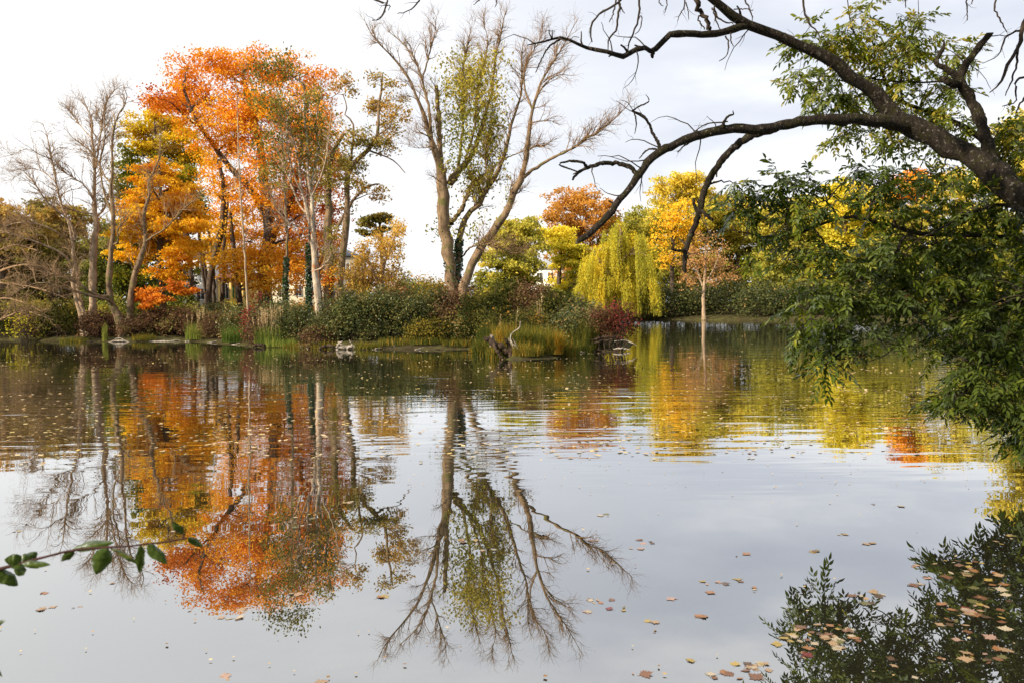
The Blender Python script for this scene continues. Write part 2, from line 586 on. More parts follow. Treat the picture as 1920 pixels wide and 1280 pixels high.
# a breath of wind ruffles the middle of the pond: long crests across, calm near both banks
band = math_n('MULTIPLY', mapr(sep.outputs[1], 7.0, 12.5, 0.0, 1.0), mapr(sep.outputs[1], 20.0, 32.0, 1.0, 0.35))
patch = mapr(nz(0.10, 1.0, 1.6, 2), 0.36, 0.62, 0.15, 1.5)
ripple = math_n('MULTIPLY', nz(2.9, 0.17, 1.0, 2, 0.03, 0.25), math_n('MULTIPLY', band, patch))
ripple = math_n('MULTIPLY', ripple, 0.0085)
swell = math_n('MULTIPLY', nz(1.1, 0.45, 0.8, 2, -0.1), math_n('MULTIPLY', mapr(sep.outputs[1], 4.5, 12.0, 0.10, 1.0), 0.0085))
hgt = math_n('ADD', ripple, swell)
bp = N.new('ShaderNodeBump')
bp.inputs['Strength'].default_value = 1.0
bp.inputs['Distance'].default_value = 1.0
L.new(hgt, bp.inputs['Height'])
gl = N.new('ShaderNodeBsdfGlossy')
gl.inputs['Roughness'].default_value = 0.0
gl.inputs['Color'].default_value = (0.95, 0.96, 0.97, 1)
L.new(bp.outputs[0], gl.inputs['Normal'])
df = N.new('ShaderNodeBsdfDiffuse')
df.inputs['Color'].default_value = (0.022, 0.021, 0.013, 1)
fr = N.new('ShaderNodeFresnel')
fr.inputs[0].default_value = 1.33
frm = N.new('ShaderNodeMapRange')
frm.inputs[1].default_value = 0.05
frm.inputs[2].default_value = 0.48
frm.inputs[3].default_value = 0.47
frm.inputs[4].default_value = 0.85
L.new(fr.outputs[0], frm.inputs[0])
mx = N.new('ShaderNodeMixShader')
L.new(frm.outputs[0], mx.inputs[0])
L.new(df.outputs[0], mx.inputs[1])
L.new(gl.outputs[0], mx.inputs[2])
o = N.new('ShaderNodeOutputMaterial')
L.new(mx.outputs[0], o.inputs[0])
mbw = MB()
mbw.add([(-400, -2, 0), (400, -2, 0), (400, 130, 0), (-400, 130, 0)], [(0, 1, 2, 3)])
water = mbw.build('water', m)
water['kind'] = 'structure'


def base_at(px, Y):
    """Ground point under photo column px at distance Y."""
    p = P(px, 600, Y)
    z = gz(p[0], Y)
    hz = 570 - (px - 960) * math.tan(ROLL)
    p = P(px, hz + (2 - z) / Y * F, Y)
    return np.array([p[0], p[1], gz(p[0], p[1])])
# ------------------------------------------------------------------ leafy trees
def puff_crown(rng, Y, puffs, depth, sub_r=0.7, dens=1.0):
    """Ellipses in the photo (px,py,rx,ry[,tint]) -> leaf-clump centres spread through real volumes."""
    puff_c, subs, owner, tint0 = [], [], [], []
    for i, pf in enumerate(puffs):
        px, py, rx, ry = pf[0], pf[1], pf[2] * 1.2, pf[3] * 1.25
        t = pf[4] if len(pf) > 4 else 0.5
        dz = rng.uniform(-1, 1) * depth
        c = P(px, py, Y + dz)
        s = (Y + dz) / F
        ax = np.array([rx * s, max(rx * s * 0.8, depth * 0.45), ry * s])
        n = max(5, int(dens * (ax[0] * ax[2] + ax[0] * ax[1] * 0.4) / (sub_r ** 2) * 3.2))
        d = unit(rng.normal(0, 1, (n, 3)))
        rad = rng.random(n)[:, None] ** 0.55 * rng.choice([1.0, 1.0, 1.25], (n, 1))
        puff_c.append(c)
        subs.append(c + d * rad * ax)
        owner += [i] * n
        tint0 += [t] * n
    return np.array(puff_c), np.vstack(subs), np.array(owner), np.array(tint0)


def leafy_tree(name, label, Y, px0, trunks, puffs, n_leaf, leaf, mat, bark, seed, depth=3.0, sub_r=0.7, dens=1.0,
               flat=0.45, twig_r=0.018, limb_r=0.09, ctint=0.13, group=None, cat='tree', low_z=None, hang=0.0, trunk_k=8,
               joins=True, bare=None):
    rng = rng_of(seed)
    root = thing(name, label, cat, base_at(px0, Y), group)
    base = np.array(WORLD_LOC[root.name])
    tm = MB()
    nodes, rads = [], []
    for k, tr in enumerate(trunks):
        pt, ra = trace(tr, Y, 16, rng, 0.12)
        if k == 0 or (len(tr[0]) > 4 and tr[0][4] == 'g'):
            pt[0] = [pt[0][0], pt[0][1], gz(pt[0][0], pt[0][1]) - 0.15]
            ra[0] *= 1.35
        tubes(tm, pt, ra, trunk_k)
        nodes.append(pt[3:])
        rads.append(ra[3:])
    nodes, rads = np.vstack(nodes), np.concatenate(rads)
    pc, subs, own, t0 = puff_crown(rng, Y, puffs, depth, sub_r, dens)
    lim, limr = join_to(rng, nodes, rads, pc, np.full(len(pc), limb_r), 8)
    tubes(tm, lim, limr, 5)
    allp = np.concatenate([lim[:, 2:].reshape(-1, 3), nodes])
    allr = np.concatenate([limr[:, 2:].reshape(-1), rads])
    tw, twr = join_to(rng, allp, allr, subs, np.full(len(subs), twig_r), 6, up_pen=0.8)
    tubes(tm, tw, twr, 3)
    if bare:
        a, b = sprout(rng, tw, twr, bare, 1.6, n=5, up=0.5, rmax=0.008, rmin=0.006)
        tubes(tm, a, b, 3)
    tm.build('trunk', bark, root)
    n_leaf = int(n_leaf * 1.15)
    k = np.minimum((rng.random(n_leaf) ** 1.35 * len(subs)).astype(int), len(subs) - 1)
    k = rng.permutation(len(subs))[k]
    sg = sub_r * np.array([0.52, 0.52, 0.52 * flat])
    off = rng.normal(0, 1, (n_leaf, 3)) * sg
    off[:, 2] -= np.abs(off[:, 0]) * 0.15
    c = subs[k] + off
    csub = rng.normal(0, ctint, len(subs))
    tint = np.clip(t0[k] + csub[k] + rng.normal(0, 0.09, n_leaf), 0, 1)
    cm = MB()
    leaf_quads(cm, rng, c, leaf, tint, hang=hang)
    cm.build('crown', mat, root)
    return root


# --- the large orange maple on the island
leafy_tree('maple_tree', 'tallest orange maple with a broad fiery crown on the island', 60, 500,
           [[(500, 580, 13), (496, 500, 12), (505, 440, 11), (500, 370, 9), (490, 290, 7), (470, 200, 5), (455, 140, 3)],
            [(505, 445, 9), (540, 390, 7), (560, 310, 6), (575, 220, 4), (570, 160, 2.5)],
            [(498, 400, 8), (465, 350, 6), (420, 300, 5), (370, 230, 4), (345, 170, 2.5)],
            [(390, 575, 6, -1, 'g'), (398, 500, 6), (415, 430, 5.5), (420, 360, 4), (410, 300, 3)],
            [(450, 575, 5, 1, 'g'), (445, 520, 5), (438, 470, 4), (432, 400, 3)]],
           [(400, 122, 55, 26, 0.41), (352, 130, 28, 24, 0.41), (470, 118, 60, 24, 0.42), (540, 145, 60, 30, 0.44), (600, 180, 32, 34, 0.38),
            (345, 165, 32, 20, 0.40), (330, 192, 42, 22, 0.36), (300, 186, 24, 13, 0.24), (385, 190, 52, 30, 0.51), (450, 180, 55, 34, 0.54),
            (520, 205, 60, 45, 0.56), (595, 245, 40, 42, 0.48), (375, 245, 42, 24, 0.61), (440, 265, 55, 34, 0.64), (515, 300, 65, 46, 0.48),
            (600, 310, 36, 45, 0.36), (628, 335, 17, 42, 0.16), (432, 345, 44, 28, 0.72), (500, 370, 60, 34, 0.58), (575, 375, 55, 40, 0.46),
            (622, 395, 20, 26, 0.21), (425, 415, 40, 30, 0.78), (480, 445, 60, 40, 0.72), (560, 455, 50, 40, 0.54), (438, 488, 44, 22, 0.81),
            (505, 520, 58, 26, 0.68), (575, 520, 50, 28, 0.56), (400, 460, 22, 22, 0.86), (600, 440, 30, 30, 0.41), (470, 230, 45, 30, 0.56), (560, 240, 45, 40, 0.46),
            (545, 490, 60, 24, 0.61), (465, 500, 40, 24, 0.76), (540, 400, 45, 28, 0.56), (405, 365, 18, 14, 0.76), (300, 195, 20, 10, 0.16), (415, 445, 26, 22, 0.84), (490, 480, 45, 26, 0.71), (610, 470, 24, 30, 0.46), (400, 300, 25, 18, 0.66)],
           70000, 0.105, M['maple'], M['bark_dark'], 11, depth=4.5, sub_r=0.75, dens=1.15, flat=0.5, bare=500)

# --- smaller amber maple in front of it
leafy_tree('maple_tree', 'low golden orange maple with layered sprays behind the bare V-trunked tree', 54, 303,
           [[(305, 590, 6), (304, 540, 6), (300, 480, 5), (302, 410, 4), (300, 350, 3), (298, 310, 2)]],
           [(300, 320, 34, 18, .45), (275, 345, 30, 14, .5), (330, 352, 34, 18, .5), (285, 378, 45, 18, .55), (250, 400, 26, 14, .65),
            (335, 395, 42, 18, .5), (262, 428, 42, 18, .7), (340, 428, 42, 18, .5), (300, 452, 46, 16, .6), (365, 458, 28, 12, .55),
            (262, 478, 40, 12, .6), (330, 484, 40, 15, .45), (312, 512, 34, 10, .4), (295, 405, 40, 22, .6), (310, 430, 40, 16, .55), (240, 440, 18, 10, .7), (330, 372, 30, 16, .5), (355, 410, 26, 14, .45)],
           34000, 0.105, M['amber'], M['bark_dark'], 12, depth=2.2, sub_r=0.55, dens=1.1, flat=0.32)

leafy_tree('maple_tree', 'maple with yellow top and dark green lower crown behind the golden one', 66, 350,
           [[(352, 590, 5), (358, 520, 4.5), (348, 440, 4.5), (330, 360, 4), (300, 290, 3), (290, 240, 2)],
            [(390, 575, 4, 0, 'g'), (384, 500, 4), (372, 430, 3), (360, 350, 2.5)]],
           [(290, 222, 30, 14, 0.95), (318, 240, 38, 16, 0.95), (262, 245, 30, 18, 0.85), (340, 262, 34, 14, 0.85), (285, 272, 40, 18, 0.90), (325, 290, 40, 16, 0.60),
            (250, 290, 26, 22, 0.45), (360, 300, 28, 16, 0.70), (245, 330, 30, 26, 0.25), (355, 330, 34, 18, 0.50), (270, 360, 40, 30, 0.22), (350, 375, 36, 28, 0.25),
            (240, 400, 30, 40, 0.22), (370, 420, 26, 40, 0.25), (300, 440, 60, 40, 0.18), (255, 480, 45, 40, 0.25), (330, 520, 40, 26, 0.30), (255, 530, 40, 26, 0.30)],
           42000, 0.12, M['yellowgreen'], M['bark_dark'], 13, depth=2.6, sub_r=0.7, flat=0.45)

# --- olive crown that leans out to the open sky
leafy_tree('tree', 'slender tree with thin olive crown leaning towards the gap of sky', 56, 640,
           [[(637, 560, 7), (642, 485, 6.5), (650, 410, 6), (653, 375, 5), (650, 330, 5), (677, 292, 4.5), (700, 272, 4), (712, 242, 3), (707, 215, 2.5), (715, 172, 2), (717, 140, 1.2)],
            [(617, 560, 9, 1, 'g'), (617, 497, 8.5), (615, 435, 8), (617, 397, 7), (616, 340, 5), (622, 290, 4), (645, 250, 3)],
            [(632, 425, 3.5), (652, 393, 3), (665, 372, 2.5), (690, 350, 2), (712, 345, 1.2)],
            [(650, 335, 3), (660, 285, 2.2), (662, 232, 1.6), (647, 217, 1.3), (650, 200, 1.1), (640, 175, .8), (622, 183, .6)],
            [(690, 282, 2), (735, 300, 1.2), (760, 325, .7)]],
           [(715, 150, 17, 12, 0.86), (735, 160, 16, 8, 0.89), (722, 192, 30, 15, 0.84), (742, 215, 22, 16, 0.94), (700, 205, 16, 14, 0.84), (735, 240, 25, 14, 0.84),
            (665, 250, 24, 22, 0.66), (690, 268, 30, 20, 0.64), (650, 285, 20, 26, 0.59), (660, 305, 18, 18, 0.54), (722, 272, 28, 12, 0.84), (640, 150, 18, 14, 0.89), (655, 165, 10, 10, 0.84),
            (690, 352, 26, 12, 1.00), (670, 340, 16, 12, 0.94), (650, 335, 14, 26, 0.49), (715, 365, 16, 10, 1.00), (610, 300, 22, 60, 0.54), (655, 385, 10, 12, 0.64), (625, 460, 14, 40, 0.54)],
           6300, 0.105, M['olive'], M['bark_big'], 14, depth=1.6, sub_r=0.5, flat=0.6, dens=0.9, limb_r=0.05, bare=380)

# --- golden thin tree and the pine behind
leafy_tree('tree', 'thin golden ochre tree beside the pine, behind the dark shrubs', 52, 712,
           [[(712, 555, 4), (703, 520, 4), (690, 490, 3), (680, 470, 2)], [(715, 545, 3), (722, 490, 2.5), (742, 440, 1.5), (752, 420, 1)]],
           [(692, 470, 24, 16, .55), (715, 455, 22, 18, .5), (742, 440, 14, 24, .65), (735, 475, 20, 20, .6), (700, 505, 34, 20, .4), (730, 520, 28, 18, .4), (690, 530, 34, 16, .25), (680, 490, 18, 16, .3),
            (750, 430, 10, 16, .75), (660, 520, 26, 14, .3), (665, 545, 40, 14, .3), (740, 545, 24, 14, .5)],
           6200, 0.095, M['ochre'], M['bark_twig'], 15, depth=1.5, sub_r=0.42, flat=0.7, limb_r=0.035, bare=260)
leafy_tree('pine_tree', 'flat-topped dark olive pine standing against open sky', 74, 716,
           [[(717, 560, 4), (716, 500, 3.5), (715, 450, 3), (711, 412, 2)]],
           [(714, 405, 18, 5, .6), (700, 410, 18, 5, .5), (724, 413, 12, 4, .6), (686, 418, 15, 4, .5), (700, 423, 12, 4, .4), (683, 433, 9, 3, .5), (728, 428, 9, 4, .5), (712, 432, 12, 4, .4), (690, 440, 8, 3, .5)],
           3800, 0.12, M['olive'], M['bark_twig'], 16, depth=0.8, sub_r=0.4, flat=0.4, limb_r=0.05)

# --- the muted trees behind the bare ones
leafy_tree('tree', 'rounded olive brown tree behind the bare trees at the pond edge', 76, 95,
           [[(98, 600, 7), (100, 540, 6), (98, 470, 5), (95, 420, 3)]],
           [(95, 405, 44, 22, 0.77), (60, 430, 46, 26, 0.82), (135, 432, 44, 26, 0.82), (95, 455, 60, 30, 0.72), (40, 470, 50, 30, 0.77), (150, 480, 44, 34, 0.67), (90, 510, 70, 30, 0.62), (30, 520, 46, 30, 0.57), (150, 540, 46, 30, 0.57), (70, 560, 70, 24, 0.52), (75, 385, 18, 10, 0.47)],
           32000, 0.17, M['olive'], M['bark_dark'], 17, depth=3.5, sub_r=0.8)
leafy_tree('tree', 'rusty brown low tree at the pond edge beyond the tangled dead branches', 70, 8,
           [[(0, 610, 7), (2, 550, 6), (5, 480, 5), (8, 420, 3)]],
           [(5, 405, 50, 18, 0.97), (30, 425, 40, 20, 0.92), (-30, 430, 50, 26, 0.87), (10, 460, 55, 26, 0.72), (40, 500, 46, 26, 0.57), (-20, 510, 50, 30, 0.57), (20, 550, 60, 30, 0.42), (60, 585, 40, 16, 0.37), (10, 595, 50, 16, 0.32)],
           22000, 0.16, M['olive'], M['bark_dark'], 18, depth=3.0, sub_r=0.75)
leafy_tree('tree', 'small green undergrowth tree between the V-trunked tree and the orange maples', 66, 205,
           [[(205, 600, 4), (207, 550, 3.5), (205, 500, 3)]],
           [(200, 470, 34, 30, .5), (225, 500, 30, 26, .4), (180, 510, 34, 30, .45), (215, 545, 40, 26, .35), (185, 575, 44, 20, .3), (265, 560, 44, 24, .35), (320, 565, 40, 18, .35), (290, 545, 30, 18, .45), (205, 440, 26, 22, .55)],
           17000, 0.14, M['green'], M['bark_dark'], 19, depth=2.0, sub_r=0.6)
leafy_tree('tree', 'small deep red tree low under the golden orange maple', 50, 285,
           [[(285, 610, 2.5), (288, 580, 2), (286, 550, 1.5)]],
           [(285, 548, 22, 9, .3), (270, 558, 16, 8, .25), (300, 560, 18, 7, .3), (278, 570, 12, 6, .3), (345, 545, 20, 7, .35), (330, 535, 14, 8, .3)],
           3200, 0.09, M['maple'], M['bark_dark'], 20, depth=0.8, sub_r=0.35, flat=0.4, limb_r=0.02)

# ------------------------------------------------------------------ far bank
def far_tree(name, label, Y, px, puffs, n, mat, seed, leaf=0.2, depth=3.0, trunk=None, bark='bark_dark', **kw):
    top = min(p[1] for p in puffs)
    hz = 570 - (px - 960) * math.tan(ROLL)
    by = hz + 1.5 / Y * F
    tr = trunk or [[(px, by, 5), (px - 2, by * 0.6 + top * 0.4, 4.2), (px + 1, by * 0.25 + top * 0.75, 3)]]
    kw.setdefault('sub_r', 0.9)
    return leafy_tree(name, label, Y, px, tr, puffs, n, leaf, M[mat], M[bark], seed, depth=depth, **kw)


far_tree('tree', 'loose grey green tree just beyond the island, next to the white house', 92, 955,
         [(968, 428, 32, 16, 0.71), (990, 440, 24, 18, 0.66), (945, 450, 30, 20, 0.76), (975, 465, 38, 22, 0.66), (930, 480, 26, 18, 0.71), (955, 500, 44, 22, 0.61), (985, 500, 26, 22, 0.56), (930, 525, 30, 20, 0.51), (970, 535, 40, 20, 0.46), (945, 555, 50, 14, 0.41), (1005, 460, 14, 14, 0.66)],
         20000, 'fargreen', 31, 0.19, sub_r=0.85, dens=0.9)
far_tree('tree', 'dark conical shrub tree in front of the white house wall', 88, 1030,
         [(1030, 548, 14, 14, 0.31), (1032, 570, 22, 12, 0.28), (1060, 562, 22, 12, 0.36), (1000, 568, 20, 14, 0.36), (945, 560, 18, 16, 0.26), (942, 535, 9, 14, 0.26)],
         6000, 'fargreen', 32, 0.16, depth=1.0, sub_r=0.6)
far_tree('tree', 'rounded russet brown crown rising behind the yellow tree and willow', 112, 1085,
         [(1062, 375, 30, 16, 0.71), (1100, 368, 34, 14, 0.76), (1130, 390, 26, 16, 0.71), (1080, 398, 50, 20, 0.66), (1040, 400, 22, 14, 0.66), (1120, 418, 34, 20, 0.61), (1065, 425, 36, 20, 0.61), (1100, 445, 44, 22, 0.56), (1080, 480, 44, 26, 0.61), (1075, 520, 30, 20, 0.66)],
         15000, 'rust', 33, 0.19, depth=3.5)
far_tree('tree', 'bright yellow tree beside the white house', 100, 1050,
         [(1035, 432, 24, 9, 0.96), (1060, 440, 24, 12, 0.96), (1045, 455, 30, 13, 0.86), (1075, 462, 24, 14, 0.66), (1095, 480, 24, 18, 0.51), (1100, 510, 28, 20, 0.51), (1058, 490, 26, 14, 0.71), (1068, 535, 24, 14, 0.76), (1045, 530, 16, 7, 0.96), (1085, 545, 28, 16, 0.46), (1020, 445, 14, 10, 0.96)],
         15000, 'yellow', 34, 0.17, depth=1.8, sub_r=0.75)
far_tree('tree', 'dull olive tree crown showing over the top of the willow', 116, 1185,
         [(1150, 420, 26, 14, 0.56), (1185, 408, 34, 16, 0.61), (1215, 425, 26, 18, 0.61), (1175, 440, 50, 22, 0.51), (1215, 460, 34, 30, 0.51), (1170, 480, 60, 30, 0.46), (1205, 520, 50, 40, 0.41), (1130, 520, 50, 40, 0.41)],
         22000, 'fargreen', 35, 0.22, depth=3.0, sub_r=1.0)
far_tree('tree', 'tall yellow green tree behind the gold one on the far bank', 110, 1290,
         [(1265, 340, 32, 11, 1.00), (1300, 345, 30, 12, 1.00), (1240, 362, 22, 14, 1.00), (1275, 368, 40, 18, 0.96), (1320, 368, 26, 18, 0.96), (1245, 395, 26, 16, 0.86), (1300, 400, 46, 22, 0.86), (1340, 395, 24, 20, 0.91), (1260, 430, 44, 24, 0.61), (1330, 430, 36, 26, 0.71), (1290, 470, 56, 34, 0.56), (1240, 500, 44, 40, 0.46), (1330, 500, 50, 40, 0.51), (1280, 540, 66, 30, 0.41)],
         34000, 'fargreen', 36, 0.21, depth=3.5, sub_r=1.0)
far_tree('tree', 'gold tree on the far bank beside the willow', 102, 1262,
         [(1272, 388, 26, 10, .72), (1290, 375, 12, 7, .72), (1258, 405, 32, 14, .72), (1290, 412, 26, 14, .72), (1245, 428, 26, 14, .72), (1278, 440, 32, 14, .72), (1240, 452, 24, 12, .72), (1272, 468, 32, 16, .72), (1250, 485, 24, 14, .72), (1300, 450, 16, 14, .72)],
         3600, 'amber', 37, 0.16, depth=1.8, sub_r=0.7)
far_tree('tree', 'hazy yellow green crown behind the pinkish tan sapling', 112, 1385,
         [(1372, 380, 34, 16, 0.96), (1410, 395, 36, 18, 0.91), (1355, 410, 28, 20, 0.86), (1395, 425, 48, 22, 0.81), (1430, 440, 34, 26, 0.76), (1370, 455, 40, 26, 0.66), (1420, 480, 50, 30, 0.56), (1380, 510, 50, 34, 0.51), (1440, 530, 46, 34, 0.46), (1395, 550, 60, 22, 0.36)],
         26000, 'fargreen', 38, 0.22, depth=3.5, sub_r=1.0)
far_tree('tree', 'pinkish tan sapling with a thin pale trunk at the water edge', 86.2, 1320,
         [(1322, 450, 22, 16, 0.66), (1300, 470, 24, 14, 0.66), (1345, 472, 24, 14, 0.71), (1290, 495, 24, 12, 0.66), (1325, 492, 30, 14, 0.66), (1358, 500, 22, 12, 0.66), (1300, 520, 24, 12, 0.61), (1345, 522, 26, 10, 0.61), (1370, 525, 12, 8, 0.66), (1288, 535, 12, 7, 0.66)],
         2100, 'tan', 39, 0.12, depth=1.5, sub_r=0.6, flat=0.7, dens=0.8, bark='bark_pale',
         trunk=[[(1320, 602, 4), (1319, 560, 3.4), (1321, 525, 2.6), (1323, 490, 2), (1322, 455, 1)], [(1320, 545, 2), (1308, 510, 1.5), (1296, 480, .8)], [(1321, 535, 2), (1338, 505, 1.4), (1350, 475, .8)]])
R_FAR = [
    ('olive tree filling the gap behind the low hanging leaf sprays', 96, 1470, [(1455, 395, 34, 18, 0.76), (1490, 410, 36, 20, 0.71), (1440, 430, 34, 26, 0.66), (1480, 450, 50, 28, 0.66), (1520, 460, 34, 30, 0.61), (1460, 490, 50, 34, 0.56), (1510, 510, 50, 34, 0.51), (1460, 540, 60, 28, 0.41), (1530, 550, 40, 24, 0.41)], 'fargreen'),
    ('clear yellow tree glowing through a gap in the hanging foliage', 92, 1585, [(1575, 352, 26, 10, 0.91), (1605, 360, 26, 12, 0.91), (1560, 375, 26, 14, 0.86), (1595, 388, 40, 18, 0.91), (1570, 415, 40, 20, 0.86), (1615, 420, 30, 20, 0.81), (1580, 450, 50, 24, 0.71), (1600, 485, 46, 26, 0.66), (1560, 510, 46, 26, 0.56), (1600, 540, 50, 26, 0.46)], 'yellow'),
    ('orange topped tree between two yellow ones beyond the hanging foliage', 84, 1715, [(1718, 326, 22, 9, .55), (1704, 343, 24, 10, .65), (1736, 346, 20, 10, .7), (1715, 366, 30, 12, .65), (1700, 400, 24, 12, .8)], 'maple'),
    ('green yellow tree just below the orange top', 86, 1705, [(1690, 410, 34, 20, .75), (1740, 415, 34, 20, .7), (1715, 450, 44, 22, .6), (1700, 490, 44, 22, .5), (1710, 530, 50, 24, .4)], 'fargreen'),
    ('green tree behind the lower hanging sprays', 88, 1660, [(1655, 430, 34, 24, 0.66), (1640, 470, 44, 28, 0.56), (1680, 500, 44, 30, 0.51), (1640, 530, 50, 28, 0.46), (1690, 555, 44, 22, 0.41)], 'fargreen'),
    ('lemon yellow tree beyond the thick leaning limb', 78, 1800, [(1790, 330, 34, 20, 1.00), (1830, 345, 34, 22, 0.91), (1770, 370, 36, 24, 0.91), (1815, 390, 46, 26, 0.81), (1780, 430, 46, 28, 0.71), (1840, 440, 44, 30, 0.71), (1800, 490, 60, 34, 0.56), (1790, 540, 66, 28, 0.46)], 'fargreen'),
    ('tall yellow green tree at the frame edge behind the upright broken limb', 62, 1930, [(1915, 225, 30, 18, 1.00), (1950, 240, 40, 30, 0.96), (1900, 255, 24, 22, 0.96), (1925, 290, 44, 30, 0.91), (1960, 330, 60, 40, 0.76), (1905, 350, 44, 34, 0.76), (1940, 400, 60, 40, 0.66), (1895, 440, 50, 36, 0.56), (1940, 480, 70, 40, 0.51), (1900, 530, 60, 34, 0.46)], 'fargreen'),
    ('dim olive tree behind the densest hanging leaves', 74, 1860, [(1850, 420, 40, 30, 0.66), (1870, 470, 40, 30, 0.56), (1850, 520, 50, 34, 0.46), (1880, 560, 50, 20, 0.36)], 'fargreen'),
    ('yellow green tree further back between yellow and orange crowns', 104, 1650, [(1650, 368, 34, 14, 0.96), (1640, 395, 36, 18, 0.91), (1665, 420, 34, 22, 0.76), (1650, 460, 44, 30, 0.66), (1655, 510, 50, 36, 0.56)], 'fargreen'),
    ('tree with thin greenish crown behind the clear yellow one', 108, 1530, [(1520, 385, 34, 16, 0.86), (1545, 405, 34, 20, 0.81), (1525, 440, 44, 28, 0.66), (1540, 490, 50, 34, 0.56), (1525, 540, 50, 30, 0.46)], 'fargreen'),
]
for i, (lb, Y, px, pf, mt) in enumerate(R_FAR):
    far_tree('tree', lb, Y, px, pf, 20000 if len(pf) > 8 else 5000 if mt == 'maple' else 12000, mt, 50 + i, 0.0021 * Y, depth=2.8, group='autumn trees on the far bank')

# ------------------------------------------------------------------ willow
def willow():
    rng = rng_of(70)
    Y = 90
    root = thing('willow_tree', 'weeping willow with yellow green curtains hanging to the far water edge', 'tree', base_at(1150, Y))
    tm = MB()
    trunks = [[(1148, 600, 8), (1150, 560, 7), (1155, 510, 6), (1160, 470, 5), (1165, 435, 3)], [(1152, 530, 4), (1125, 490, 3), (1110, 465, 2)], [(1156, 500, 4), (1185, 470, 3), (1200, 455, 2)]]
    nodes, rads = [], []
    for tr in trunks:
        pt, ra = trace(tr, Y, 12, rng, 0.1)
        tubes(tm, pt, ra, 7)
        nodes.append(pt[3:]); rads.append(ra[3:])
    nodes, rads = np.vstack(nodes), np.concatenate(rads)
    domes = [(1166, 427, 20, 26, 0.62), (1146, 447, 22, 26, 0.74), (1122, 471, 22, 28, 0.87), (1186, 449, 22, 28, 0.62), (1206, 479, 20, 30, 0.62), (1152, 481, 34, 30, 0.74), (1102, 505, 17, 30, 0.82), (1188, 502, 28, 34, 0.64), (1132, 517, 32, 30, 0.84), (1222, 519, 12, 26, 0.54), (1092, 535, 10, 20, 0.72), (1165, 537, 36, 24, 0.67)]
    st, t0, ends = [], [], []
    for px, py, rx, ry, t in domes:
        for j in range(int(5 + rx * .22)):
            a = rng.uniform(0, 2 * math.pi)
            rr = math.sqrt(rng.random())
            dz = math.sin(a) * rr * 2.4
            c0 = P(px + math.cos(a) * rr * rx * 1.05, py, Y + dz)
            c0[2] += (1 - rr ** 2) * ry * 0.5 * Y / F - 0.2 + rng.normal(0, .35)
            drop = rng.uniform(1.6, 6.5) if rng.random() < .8 else 9.5
            td = t + rng.normal(0, .2)
            for s in range(int(rng.integers(6, 11))):
                c = c0 + rng.normal(0, .26, 3) * np.array([1, 1, .8])
                zend = max(rng.uniform(.25, .9), c[2] - drop * rng.uniform(.6, 1.15))
                m = 9
                z = c[2] - (c[2] - zend) * np.linspace(0, 1, m)
                sway = np.cumsum(rng.normal(0, 0.045, (m, 2)), 0)
                outv = (c[:2] - np.array(P(1152, 450, Y))[:2]) * 0.10 + rng.normal(0, .1, 2)
                q_ = 1 - (1 - np.linspace(0, 1, m)) ** 2
                st.append(np.stack([c[0] + sway[:, 0] + outv[0] * q_, c[1] + sway[:, 1] + outv[1] * q_, z], 1))
                t0.append(td + rng.normal(0, .08))
    st, t0 = np.array(st), np.array(t0)
    hub = st[rng.choice(len(st), 40, replace=False), 0]
    lim, limr = join_to(rng, nodes, rads, hub, np.full(40, 0.06), 8, lift=0.3)
    tubes(tm, lim, limr, 4)
    tm.build('trunk', M['bark_big'], root)
    sm = MB()
    tubes(sm, st, np.full(st.shape[:2], 0.012), 3, np.clip(t0 * 0.7, 0, 1))
    n = 44000
    k = rng.integers(0, len(st), n)
    f = rng.random(n) * 7.999
    i = f.astype(int)
    g = (f - i)[:, None]
    c = st[k, i] * (1 - g) + st[k, i + 1] * g + rng.normal(0, 0.10, (n, 3))
    leaf_quads(sm, rng, c, 0.125, np.clip(t0[k] + rng.normal(0, .13, n), 0, 1), aspect=0.28, hang=1.2, up=0.1)
    sm.build('crown', M['willow'], root)


willow()
# ------------------------------------------------------------------ bare trees
def resample(pt, ra, n=14):
    c = spline(np.column_stack([pt, ra]), n)
    return c[:, :3], np.maximum(c[:, 3], 0.002)


